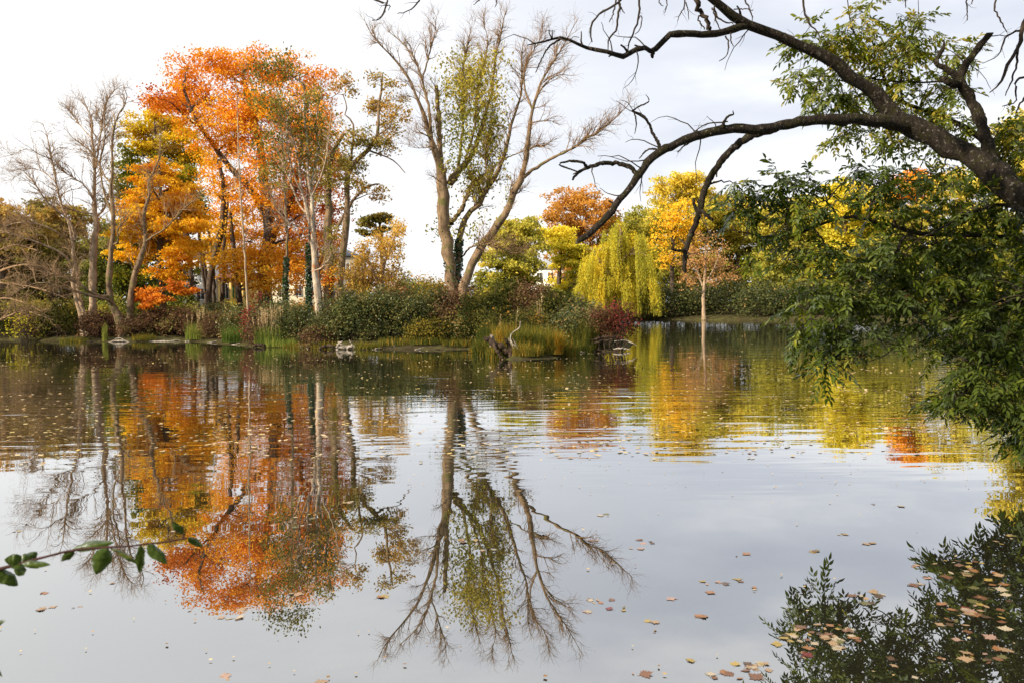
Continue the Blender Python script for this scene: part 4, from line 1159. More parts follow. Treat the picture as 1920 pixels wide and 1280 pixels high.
def grass_clump(name, label, px, Y, w, n, length, mat, seed, tint=0.5, lean=None, plumes=0, plume_h=1.0, group=None, grad=0.0, width=0.022, droop=0.4):
    rng = rng_of(seed)
    b = base_at(px, Y)
    root = thing(name, label, 'grass', b, group)
    r = np.sqrt(rng.random(n)) * w / 2
    a = rng.uniform(0, 2 * math.pi, n)
    base = b + np.stack([r * np.cos(a), r * np.sin(a) * .7, np.full(n, -.03)], 1)
    gm = MB()
    length = length * rng.choice([1.0, 1.0, .7, 1.2], n)
    tt = tint + rng.normal(0, .22, n) + grad * (base[:, 0] - b[0]) / (w / 2)
    blades(gm, rng, base, length, width, None if lean is None else np.array(lean), tt, droop)
    gm.build('blades', M[mat], root)
    if plumes:
        pm = MB()
        r = np.sqrt(rng.random(plumes)) * w / 2.4
        a = rng.uniform(0, 2 * math.pi, plumes)
        pb = b + np.stack([r * np.cos(a), r * np.sin(a) * .7, np.zeros(plumes)], 1)
        top = pb + np.stack([rng.normal(0, .14, plumes), rng.normal(0, .1, plumes), plume_h * rng.uniform(.7, 1.1, plumes)], 1)
        t = np.linspace(0, 1, 5)[None, :, None]
        pl = pb[:, None] * (1 - t) + top[:, None] * t
        tubes(pm, pl, np.linspace(.008, .004, 5)[None].repeat(plumes, 0), 3)
        k = np.repeat(np.arange(plumes), 26)
        f = rng.uniform(.68, 1.04, len(k))[:, None]
        c = pb[k] * (1 - f) + top[k] * f + rng.normal(0, .018, (len(k), 3))
        leaf_quads(pm, rng, c, .045, rng.random(len(k)), aspect=.35, hang=-1.2)
        pm.build('plume', M['straw'], root)
    return root


grass_clump('reed_clump', 'tuft of tall reeds with straw coloured plumes beside the wine bush', 508, 40.6, 1.7, 900, 0.9, 'freshgrass', 501, .6, plumes=46, plume_h=1.75)
grass_clump('reed_clump', 'narrow tuft of pale reeds at the waterline by the wine shrubs', 372, 48, 1.5, 700, 1.0, 'freshgrass', 502, .8, plumes=16, plume_h=1.9)
grass_clump('grass_clump', 'fresh green grass tuft at the waterline between the russet bushes', 447, 44, 1.8, 900, 0.9, 'freshgrass', 503, .35)
grass_clump('grass_clump', 'bright green low grass in front of the straw plumes', 528, 40, 1.8, 700, 0.45, 'freshgrass', 504, .7)
grass_clump('grass_clump', 'yellow straw tuft standing alone at the edge below the pale trunks', 197, 49, 0.35, 200, 1.0, 'freshgrass', 505, 1.0, droop=.1)
grass_clump('sedge_clump', 'big domed sedge tussock turning orange on one side, at the island point', 1028, 29.9, 1.1, 2200, .92, 'grass', 506, .55, grad=.35, droop=.75)
grass_clump('sedge_clump', 'brown green sedge tussock right beside the snag stump', 980, 30.2, 1.1, 1300, .85, 'grass', 507, .45, droop=.65)
grass_clump('sedge_clump', 'upright sedge behind the domed orange tussock', 1000, 31.8, 1.4, 1100, .85, 'grass', 508, .5, droop=.5)
grass_clump('reed_clump', 'upright green reeds between tussock and crimson shrub', 1078, 33, 1.3, 800, 1.0, 'grass', 509, .35, droop=.3)
grass_clump('reed_clump', 'green and orange reeds behind the domed tussock', 1055, 34.5, 1.2, 700, 1.05, 'grass', 510, .5, droop=.3)
grass_clump('reed_clump', 'dark green reeds at the back of the snag stump', 920, 33.5, 1.2, 800, .95, 'grass', 511, .2, droop=.3)
grass_clump('reed_clump', 'short green reeds near the crimson shrub roots', 1100, 33.6, 1.2, 900, 1.2, 'grass', 512, .4, droop=.35)
grass_clump('sedge_clump', 'reddish sedge behind the snag stump with a pale seed head', 948, 31.8, 1.1, 800, 1.0, 'grass', 513, .7, plumes=2, plume_h=1.8, droop=.4)
grass_clump('reed_clump', 'single dry straw stem cluster behind the sedges', 1015, 33.5, 0.25, 60, 1.3, 'straw', 514, .5, plumes=4, plume_h=1.9, droop=.1)
for i, (px, Y, w, lb) in enumerate([(560, 39.4, 1.6, 'low bank grass by the dead trunk foot'), (610, 38, 1.4, 'low bank grass next to the driftwood pile'), (745, 37.4, 1.8, 'sparse bank grass along the hedge foot'), (905, 33, 1.2, 'short bank grass beside the snag'), (270, 48.8, 1.5, 'tawny bank grass beneath the wine shrubs'), (140, 49.4, 1.8, 'thin bank grass under the leaning pale trunks'), (1285, 84.5, 5, 'dry pale grass strip at the far bank by the sapling'), (1340, 83, 5, 'dry grass fringe beside the sapling foot')]):
    grass_clump('grass_clump', lb, px, Y, w, 500, 0.4 if Y < 60 else .7, 'grass', 520 + i, .55, group='bank grass tufts', width=.02 if Y < 60 else .05)

for i, (px, Y, w, h_, mt, t, lb) in enumerate([(935, 29.6, 1.0, .6, 'grass', .5, 'short sedge fringe between snag and water'), (990, 29.3, 1.2, .55, 'grass', .6, 'low yellowing sedge before the big domed tussock'), (1060, 30.6, 1.2, .7, 'grass', .5, 'low sedge at the inner side of the domed tussock'), (1090, 32.6, 1.0, .6, 'grass', .3, 'low sedge before the crimson shrub roots'),
        (860, 36.6, 1.6, .4, 'grass', .5, 'thin tawny grass by the long pale log'), (800, 36.9, 1.6, .4, 'grass', .4, 'thin tawny grass below the yellow green bush'), (690, 37.0, 1.4, .4, 'grass', .5, 'thin tawny grass beside the bleached driftwood'), (910, 31.5, 1.0, .8, 'grass', .35, 'upright sedge at the back of the snag')]):
    grass_clump('sedge_clump', lb, px, Y, w, 700, h_, mt, 560 + i, t, group='low sedge along the island edge', droop=.6, width=.018)
for i, (px, Y, w, h, n, mt, t, lb) in enumerate([(60, 60, 5, 2.4, 4200, 'olive', .5, 'olive undergrowth bush behind the dead tangle'), (150, 58, 4.5, 2.0, 3800, 'mixed', .4, 'brown green undergrowth bush behind the pale trunks'), (215, 56, 3.6, 1.9, 3200, 'green', .55, 'green undergrowth bush seen through the arms of the V-trunked tree'), (275, 56, 3.2, 1.8, 3000, 'green', .4, 'green bush under the low deep red tree'), (325, 55, 3.0, 1.4, 2600, 'mixed', .5, 'mixed undergrowth bush before the low tiled roof')]):
    shrub('shrub', lb, px, Y, w, h, n, mt, 570 + i, t, .085, whip=10, group='undergrowth bushes on the west bank')

for i, (px, Y, w, h, n, mt, t, lb) in enumerate([(985, 33.4, 1.8, 1.35, 2600, 'mixed', .3, 'brownish low bush behind the sedges of the point'), (1045, 33.2, 1.5, 1.25, 2200, 'privet', .5, 'dark low bush between the orange tussock and the hedge'), (1090, 34.3, 1.3, 1.3, 1900, 'privet', .6, 'dark low bush just inland of the crimson shrub'), (930, 34.6, 1.4, 1.3, 2100, 'mixed', .35, 'rusty low bush inland of the snag stump')]):
    shrub('shrub', lb, px, Y, w, h, n, mt, 590 + i, t, .055, whip=18, group='low bushes on the island point')
# ------------------------------------------------------------------ snag stump and driftwood
def wood(name, label, Y, px0, limbs, seed, mat, cat, k=9, wob=0.22, group=None, part='limb', rs=0.55):
    rng = rng_of(seed)
    loc = G(px0, 660, 0)
    loc = np.array([P(px0, 600, Y)[0], Y, 0.0])
    root = thing(name, label, cat, loc, group)
    for tr in limbs:
        m = MB()
        pt, ra = trace(tr, Y, 20, rng, wob)
        ra = ra * rs
        pt[:, 2] = np.maximum(pt[:, 2], -0.25)
        tubes(m, pt, ra, k)
        m.build(part if tr is not limbs[0] else 'trunk', M[mat if len(tr[0]) < 5 else tr[0][4]], root, smooth=True)
    return root


wood('snag_stump', 'dark rotten snag leaning from the water at the island point, pale root curling up', 29.4, 945,
     [[(908, 632, 6), (916, 637, 9), (926, 643, 11), (938, 652, 12), (950, 663, 14), (962, 676, 12)],
      [(966, 676, 8), (958, 658, 7.5), (951, 642, 6, 0), (946, 632, 1.5)],
      [(972, 676, 6, .3, 'driftwood'), (966, 655, 5, .3), (957, 640, 3, .3), (954, 632, 1, .3)],
      [(922, 650, 6, .4, 'driftwood'), (922, 640, 7, .4), (922, 630, 7, .4), (922, 628, 1, .4)],
      [(978, 676, 2, -.2, 'driftwood'), (975, 660, 2, -.2), (966, 648, 2, -.2), (959, 640, 2, -.2), (958, 628, 2, -.1), (966, 620, 1.8, 0), (974, 614, 1.8, 0), (976, 602, 1.2, 0)],
      [(975, 660, 1.5, -.2, 'driftwood'), (967, 645, 1.4, -.3), (962, 635, .8, -.3)],
      [(926, 644, 6, -.2), (934, 660, 5, -.4), (945, 676, 4, -.5)]], 601, 'rotwood', 'stump')
wood('driftwood_log', 'bleached forked driftwood piled on the water edge below the hedge', 37.0, 650,
     [[(630, 655, 3), (642, 651, 5), (655, 650, 5), (668, 652, 4), (682, 655, 2)], [(634, 640, 2), (640, 646, 3), (650, 650, 3.4), (662, 647, 2)], [(655, 637, 1.5), (660, 645, 2), (668, 652, 1.5)], [(632, 650, 5), (636, 644, 4), (642, 640, 1.5)]], 602, 'driftwood', 'driftwood', group='driftwood along the bank')
wood('driftwood_log', 'dark rotten log beside the bleached driftwood', 37.3, 610,
     [[(596, 655, 3), (608, 650, 5), (620, 648, 5), (630, 652, 3)], [(603, 652, 2), (597, 645, 1.5), (590, 641, 1)]], 603, 'rotwood', 'driftwood', group='driftwood along the bank')
wood('driftwood_log', 'long thin pale log lying at the waterline towards the snag stump', 36.6, 850,
     [[(798, 655, 1.8), (830, 652, 2.6), (865, 652, 3), (895, 654, 2.4), (915, 656, 1.5)], [(830, 654, 1.5), (845, 648, 1.5), (858, 645, .8)]], 604, 'driftwood', 'driftwood', group='driftwood along the bank')
wood('driftwood_log', 'short pale branch on the muddy edge in mid hedge', 36.9, 745,
     [[(722, 655, 1.6), (742, 652, 2.2), (765, 653, 1.6)], [(740, 653, 1.2), (738, 644, 1), (735, 638, .6)]], 605, 'driftwood', 'driftwood', group='driftwood along the bank')
wood('driftwood_log', 'grey loop of dead branch on the waterline below the V-trunked tree', 48.6, 300,
     [[(255, 643, 1.6), (285, 640, 2.4), (315, 640, 2.4), (342, 641, 1.6)], [(310, 641, 1.2), (330, 637, 1.2), (345, 640, .8)]], 606, 'driftwood', 'driftwood', group='driftwood along the bank')
wood('driftwood_log', 'knotted grey dead branches at the waterline under the pale trunks', 48.4, 215,
     [[(196, 645, 1.6), (212, 640, 2.6), (232, 639, 2.6), (248, 643, 1.6)], [(205, 643, 1.2), (222, 634, 1.5), (240, 640, 1)]], 607, 'driftwood', 'driftwood', group='driftwood along the bank')
wood('driftwood_log', 'dark stump end with pale chips under the wine bush and plumes', 39.7, 487,
     [[(474, 650, 3), (484, 646, 5), (496, 648, 4), (506, 652, 2)]], 608, 'rotwood', 'driftwood', group='driftwood along the bank')
wood('root_mass', 'tangled dark roots under the crimson shrub with a pale branch reaching over the water', 33, 1150,
     [[(1098, 640, 2), (1115, 636, 3.5), (1135, 632, 4.5), (1155, 632, 4)], [(1100, 655, 2), (1108, 646, 4), (1125, 640, 4), (1150, 636, 3)], [(1122, 655, 2.5), (1124, 640, 2.5), (1122, 628, 1.5)], [(1134, 657, 2), (1133, 640, 2.2), (1136, 626, 1.5)], [(1145, 657, 2), (1143, 644, 2), (1150, 630, 1.5)],
      [(1160, 655, 2.2), (1157, 640, 2.2), (1160, 628, 1.5)], [(1152, 640, 1.8, 0, 'driftwood'), (1170, 638, 2, 0), (1184, 642, 1.4, -.2), (1193, 648, .7, -.3)], [(1150, 654, 2, 0, 'driftwood'), (1168, 653, 3, 0), (1182, 655, 1.5, 0)], [(1105, 657, 2), (1120, 656, 3), (1140, 658, 3), (1160, 657, 2)]], 609, 'rotwood', 'roots', part='root')
rng = rng_of(610)
for i, px in enumerate([548, 563, 583, 690, 704, 782, 818, 1062, 1090, 465, 440, 128, 170, 352, 395]):
    Y = {548: 39.4, 563: 39.3, 583: 38.7}.get(px, None)
    py = np.interp(px, [90, 215, 330, 420, 490, 560, 640, 800, 880, 1045, 1100], [640, 641, 639, 643, 650.5, 650, 654.5, 655, 654, 670, 658.5]) - 0.5
    g = G(px, py, 0.02)
    root = None
    m = MB()
    L = rng.uniform(.35, .8)
    a = rng.uniform(-.5, .5)
    d = np.array([math.cos(a), math.sin(a), rng.uniform(.0, .25)])
    c = g + np.outer(np.linspace(-.5, .5, 8), d * L) + rng.normal(0, .015, (8, 3))
    tubes(m, c, np.array([.012, .03, .035, .03, .034, .026, .02, .008]) * rng.uniform(.7, 1.3), 6)
    o = m.build('dead_branch', M['driftwood'] if i % 3 else M['rotwood'], smooth=True)
    tag(o, ['short bleached stick washed against the bank', 'dark sodden stick washed against the bank'][0 if i % 3 else 1], 'dead branch', 'sticks washed along the bank')

# ------------------------------------------------------------------ buildings
def paint(name, c):
    return plain_mat(name, tuple(x * 0.9 for x in c), c, 2.0, bump=0.05)


M['white_wall'] = paint('white_render', (0.80, 0.78, 0.72))
M['yellow_wall'] = paint('yellow_render', (0.72, 0.50, 0.16))
M['cream_wall'] = paint('cream_render', (0.74, 0.66, 0.50))
M['roof_red'] = paint('brown_red_tile', (0.20, 0.09, 0.06))
M['roof_grey'] = paint('grey_sheet_roof', (0.34, 0.37, 0.42))
M['shutter'] = paint('green_shutter', (0.06, 0.26, 0.09))
M['pane'] = paint('dark_window_pane', (0.05, 0.06, 0.07))
M['trim'] = paint('white_trim', (0.78, 0.77, 0.73))


def box(mb, x0, x1, y0, y1, z0, z1):
    v = [(x, y, z) for z in (z0, z1) for y in (y0, y1) for x in (x0, x1)]
    mb.add(v, [(0, 2, 3, 1), (4, 5, 7, 6), (0, 1, 5, 4), (2, 6, 7, 3), (0, 4, 6, 2), (1, 3, 7, 5)])


def hip(mb, x0, x1, y0, y1, z0, z1, e=0.5, ridge=0.35):
    x0, x1, y0, y1 = x0 - e, x1 + e, y0 - e, y1 + e
    ym, i = (y0 + y1) / 2, (x1 - x0) * ridge
    v = [(x0, y0, z0), (x1, y0, z0), (x1, y1, z0), (x0, y1, z0), (x0 + i, ym, z1), (x1 - i, ym, z1), (x1 - i, ym + .01, z1), (x0 + i, ym + .01, z1)]
    mb.add(v, [(0, 1, 5, 4), (2, 3, 7, 6), (1, 2, 6, 5), (3, 0, 4, 7), (0, 3, 2, 1)])


def one(name, mat, root, *boxes):
    m = MB()
    for b in boxes:
        box(m, *b)
    return m.build(name, M[mat], root)


def win(root, xc, y, zc, w, h, shutters=None):
    fr = one('window', 'trim', root, (xc - w / 2 - .08, xc - w / 2, y - .07, y - .003, zc - h / 2 - .08, zc + h / 2 + .08), (xc + w / 2, xc + w / 2 + .08, y - .07, y - .003, zc - h / 2 - .08, zc + h / 2 + .08),
             (xc - w / 2, xc + w / 2, y - .07, y - .003, zc + h / 2, zc + h / 2 + .08), (xc - w / 2, xc + w / 2, y - .09, y - .003, zc - h / 2 - .08, zc - h / 2), (xc - .03, xc + .03, y - .06, y - .003, zc - h / 2, zc + h / 2))
    WORLD_LOC[fr.name] = WORLD_LOC[root.name]
    one('pane', 'pane', fr, (xc - w / 2, xc - .03, y - .03, y - .004, zc - h / 2, zc + h / 2), (xc + .03, xc + w / 2, y - .03, y - .004, zc - h / 2, zc + h / 2)).location = (0, 0, 0)
    if shutters:
        for s in (-1, 1):
            x = xc + s * (w / 2 + .08 + w * .27)
            one('shutter', shutters, root, (x - w * .25, x + w * .25, y - .06, y - .004, zc - h / 2, zc + h / 2))


def X(px, Y):
    return P(px, 560, Y)[0]


def Z(px, py, Y):
    return P(px, py, Y)[2]


Y = 84
z0 = gz(X(400, Y), Y) - .3
root = thing('house', 'white house with yellow porch and green shutters glimpsed between dark maple stems', 'house', (X(400, Y), Y, z0))
a, b, c, d = X(346, Y), X(408, Y), X(408, Y) + .003, X(466, Y)
one('wall', 'white_wall', root, (a, b, Y, Y + 7, z0, Z(380, 478, Y)))
m = MB(); hip(m, a, b, Y, Y + 7, Z(380, 477, Y), Z(380, 452, Y)); m.build('roof', M['roof_red'], root)
one('porch_wall', 'yellow_wall', root, (c, d, Y + .6, Y + 6, z0, Z(440, 522, Y)))
m = MB(); hip(m, c + .5, d, Y - .6, Y + 6, Z(440, 521, Y), Z(440, 503, Y)); m.build('porch_roof', M['roof_red'], root)
for px in (415, 436, 458):
    one('porch_post', 'yellow_wall', root, (X(px, Y) - .12, X(px, Y) + .12, Y - .55, Y - .3, z0, Z(px, 524, Y)))
one('porch_floor', 'cream_wall', root, (c, d, Y - .9, Y + .55, z0, z0 + .45))
e, f = X(296, Y), a - .003
one('wing_wall', 'cream_wall', root, (e, f, Y + 1, Y + 6, z0, Z(320, 538, Y)))
m = MB(); hip(m, e, f - .5, Y + 1, Y + 6, Z(320, 537, Y), Z(320, 520, Y)); m.build('wing_roof', M['roof_red'], root)
win(root, X(425, Y), Y + .6, Z(425, 546, Y), .5, 1.5, 'shutter')
win(root, X(449, Y), Y + .6, Z(449, 546, Y), .5, 1.5, 'shutter')
win(root, X(377, Y), Y, Z(377, 500, Y), .8, 1.1)
win(root, X(377, Y), Y, Z(377, 552, Y), .8, 1.1)
win(root, X(320, Y), Y + 1, Z(320, 556, Y), .8, .9)

Y = 104
z0 = gz(X(600, Y), Y) - .3
root = thing('house', 'long cream building mostly hidden behind the big orange maple', 'house', (X(600, Y), Y, z0))
a, b = X(505, Y), X(665, Y)
one('wall', 'cream_wall', root, (a, b, Y, Y + 9, z0, Z(600, 482, Y)))
m = MB(); hip(m, a, b, Y, Y + 9, Z(600, 481, Y), Z(600, 455, Y), ridge=.3); m.build('roof', M['roof_grey'], root)
for px in (528, 560, 592, 624, 650):
    for py in (505, 545):
        win(root, X(px, Y), Y, Z(px, py, Y), .9, 1.4)

Y = 118
z0 = gz(X(1040, Y), Y) - .3
root = thing('house', 'white villa with grey roof between the grey green and yellow trees', 'house', (X(1040, Y), Y, z0))
a, b = X(998, Y), X(1072, Y)
one('wall', 'white_wall', root, (a, b, Y, Y + 7, z0, Z(1040, 502, Y)))
m = MB(); hip(m, a, b, Y, Y + 7, Z(1040, 501, Y), Z(1040, 485, Y), ridge=.3); m.build('roof', M['roof_grey'], root)
for px in (1012, 1033, 1056):
    for py in (520, 553):
        win(root, X(px, Y), Y, Z(px, py, Y), .75, 1.2)


# ------------------------------------------------------------------ the overhanging ash on the near bank
rng = rng_of(700)
YA = 8.4
ash = thing('ash_tree', 'huge dark mossy ash leaning over the near water with hanging pinnate leaves', 'tree', (6.9, 7.2, gz(6.9, 7.2)))
LIMBS = [
    [(2250, 1000, 75, -1.6), (2190, 800, 72, -1.4), (2120, 600, 66, -1.1), (2030, 460, 62, -.8), (1930, 375, 56, -.4), (1840, 312, 50, 0), (1760, 265, 43, .2), (1700, 232, 40, .3), (1645, 180, 27, .3), (1600, 145, 27, .2), (1555, 112, 25, .1), (1500, 84, 23, 0), (1440, 62, 20, -.1), (1395, 45, 18, -.2), (1365, 22, 16, -.3), (1330, -5, 14, -.4), (1270, -60, 12, -.6), (1180, -120, 9, -.8), (1000, -150, 7, -1.2), (850, -110, 5, -1.6), (700, -70, 3, -2)],
    [(1715, 240, 30, .3), (1680, 232, 27, .2), (1640, 228, 24, .1), (1560, 223, 22, -.1), (1500, 229, 20, -.2), (1440, 241, 19, -.3), (1380, 241, 17, -.4), (1330, 249, 17, -.5), (1280, 264, 15.5, -.6), (1238, 284, 15, -.7), (1214, 305, 14, -.7), (1195, 332, 12, -.8), (1170, 366, 11, -.9), (1138, 406, 11, -1), (1108, 436, 10, -1), (1084, 453, 9, -1), (1079, 457, 3, -1)],
    [(1450, 243, 13, -.3), (1415, 252, 14, -.2), (1388, 268, 13, 0), (1362, 290, 12.5, .1), (1337, 325, 11.5, .2), (1320, 360, 11, .3), (1312, 393, 11, .3), (1304, 420, 10, .4), (1292, 450, 9, .4), (1284, 480, 7.5, .4), (1284, 505, 6.5, .4), (1285, 513, 2, .4)],
    [(1312, 392, 6, .3), (1322, 402, 5, .2), (1337, 413, 4, .1)],
    [(1306, 395, 5, .3), (1301, 380, 4, .3), (1301, 372, 3, .3)],
    [(1284, 470, 5, .4), (1270, 470, 4, .3), (1258, 468, 2, .2)],
    [(1400, 48, 13, -.2), (1372, 56, 12, -.3), (1330, 64, 11, -.5), (1290, 64, 10.5, -.6), (1258, 66, 10.5, -.7), (1240, 80, 9, -.7), (1224, 98, 8, -.7), (1214, 90, 7, -.8), (1195, 92, 7.5, -.8), (1168, 106, 8, -.9), (1140, 98, 6, -1), (1100, 90, 5.5, -1), (1065, 74, 4.5, -1.1), (1050, 71, 4, -1.1), (1020, 78, 3, -1.2), (990, 85, 1.6, -1.3)],
    [(1052, 73, 3, -1.1), (1030, 88, 2.8, -1.2), (1015, 112, 2, -1.2), (1004, 137, 1.3, -1.2)],
    [(1224, 98, 6, -.7), (1223, 108, 4, -.7)],
    [(1860, 322, 30, 0), (1854, 285, 25, .1), (1842, 240, 23, .2), (1826, 200, 22, .3), (1810, 170, 21, .3), (1798, 150, 19, .3), (1806, 130, 13, .3), (1820, 108, 11, .3), (1838, 86, 10.5, .3), (1852, 68, 10, .3), (1859, 64, 7, .3), (1862, 62, 2, .3)],
    [(1800, 148, 14, .3), (1788, 140, 12, .3), (1772, 128, 9, .3), (1756, 120, 7, .3), (1760, 105, 6.5, .3), (1768, 92, 6, .3), (1770, 80, 3, .3), (1768, 76, 1, .3)],
    [(1800, 158, 15, .3), (1782, 156, 12, .2), (1768, 148, 9, .2), (1762, 145, 3, .2)],
    [(1197, 328, 7, -.8), (1180, 313, 7.5, -.8), (1150, 306, 7, -.8), (1120, 309, 6.5, -.9), (1095, 318, 5, -.9), (1085, 323, 4.5, -.9), (1074, 337, 3.5, -.9)],
    [(1100, 312, 4, -.9), (1092, 305, 4, -1), (1075, 302, 4, -1), (1060, 304, 3, -1), (1048, 308, 3, -1), (1065, 316, 2.6, -1), (1083, 322, 2, -1)],
    [(1241, 280, 6, -.7), (1232, 265, 5, -.7), (1222, 245, 4.5, -.7), (1212, 225, 4, -.7), (1198, 214, 3.5, -.7), (1184, 208, 3, -.7)],
    [(1186, 208, 2.6, -.7), (1200, 199, 2.2, -.7), (1215, 192, 2, -.7), (1216, 185, 1.6, -.7), (1211, 178, .8, -.7)],
    [(1190, 212, 2.4, -.7), (1193, 232, 2, -.7), (1190, 252, 1, -.7)],
    [(1356, 240, 6, -.5), (1358, 228, 4, -.5), (1366, 218, 3.4, -.5), (1375, 215, 2.6, -.5), (1374, 208, 1.2, -.5)],
    [(1236, 281, 3, -.7), (1215, 281, 2.8, -.7), (1198, 298, 1.4, -.7)],
    [(2000, 470, 16, -.4), (1940, 455, 11, -.3), (1890, 446, 8, -.2), (1830, 442, 7, -.1), (1770, 440, 7, 0), (1715, 438, 7, 0), (1685, 424, 6, .1), (1650, 420, 5.5, .1), (1610, 407, 5.2, .2), (1570, 411, 5, .2), (1530, 425, 4.4, .2), (1495, 440, 3.8, .2), (1455, 443, 3, .3), (1420, 443, 2.4, .3), (1370, 432, 1.6, .3), (1300, 448, .8, .3)],
    [(1570, 410, 4, .2), (1562, 392, 3.5, .2), (1545, 376, 3, .2), (1518, 362, 2, .2)],
    [(1712, 437, 5, 0), (1692, 448, 4.6, -.1), (1682, 472, 4, -.2), (1665, 487, 3.6, -.2), (1640, 500, 3, -.3), (1600, 535, 2.8, -.4), (1560, 570, 2.4, -.5), (1520, 600, 2, -.5), (1490, 622, 1, -.5)],
    [(1990, 420, 12, -.8), (1940, 400, 8, -1), (1880, 385, 6, -1.2), (1820, 400, 4.5, -1.3), (1770, 425, 3.4, -1.4), (1720, 450, 2, -1.4)],
    [(2010, 500, 14, -.8), (1950, 540, 10, -1), (1900, 570, 8, -1.2), (1862, 595, 6.5, -1.3), (1848, 640, 6, -1.3), (1840, 670, 5, -1.3), (1835, 700, 4, -1.3), (1810, 730, 3, -1.3), (1785, 760, 2, -1.3), (1770, 780, 1, -1.3)],
    [(1900, 570, 5, -1.2), (1830, 560, 4, -.9), (1760, 590, 3, -.7), (1700, 630, 2.4, -.6), (1660, 665, 1.6, -.6), (1620, 680, .8, -.6)],
    [(1800, 150, 3, .6), (1720, 155, 3, 1), (1650, 150, 2.4, 1.2), (1600, 140, 1.6, 1.2)],
    [(1905, 350, 14, .8), (1840, 260, 10, 1.2), (1780, 225, 7, 1.3), (1700, 195, 6, 1.4), (1668, 170, 5, 1.4), (1652, 130, 4, 1.3), (1625, 95, 3, 1.3), (1600, 60, 2.2, 1.2), (1590, 10, 1.4, 1.2), (1588, -40, .8, 1.2)],
    [(1690, 190, 4, 1.4), (1690, 140, 3, 1.3), (1700, 90, 2, 1.3), (1720, 40, 1.2, 1.3), (1722, -10, .7, 1.3)],
    [(1655, 140, 2.6, 1.3), (1600, 155, 2, 1.2), (1550, 145, 1.4, 1.1), (1500, 140, .8, 1.1)],
    [(2250, 1000, 50, -1.4), (2290, 700, 48, -.9), (2330, 350, 44, -.5), (2360, 0, 38, -.4), (2340, -400, 30, -.5), (2250, -800, 22, -.6)],
    [(2340, -60, 22, -.4), (2150, -130, 16, -.4), (1950, -110, 12, -.4), (1800, -90, 10, 0), (1650, -90, 8, .2), (1500, -80, 5, .1)],
]
deeper = lambda v: .30 + .25 * v if v < .3 else v
LIMBS = [[(q[0], q[1], q[2], deeper(q[3]) if q[0] < 1905 else q[3]) for q in tr] if 19 <= n_ <= 24 else tr for n_, tr in enumerate(LIMBS)]
tm = MB()
NP, NR, PS, RS = [], [], [], []
for i, tr in enumerate(LIMBS):
    n = 60 if i < 3 else 30
    pt, ra = trace(tr, YA, n, rng, 0.06 if tr[0][2] > 12 else 0.15)
    ra = ra * np.interp(ra, [.03, .12], [.62, .45])
    t = np.linspace(0, 1, n)
    if i == 0:
        pt[0, 2] = min(pt[0, 2], gz(pt[0, 0], pt[0, 1]) - .2)
    tubes(tm, pt, ra, 14 if tr[0][2] > 12 else 8)
    NP.append(pt[4:]); NR.append(ra[4:])
    a, b = resample(pt, ra, 16)
    PS.append(a); RS.append(b)
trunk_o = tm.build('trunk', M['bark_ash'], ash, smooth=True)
# rough bark: real relief on the limbs
me = trunk_o.data
NP, NR = np.vstack(NP), np.concatenate(NR)
PS, RS = np.array(PS), np.array(RS)

bm = MB()
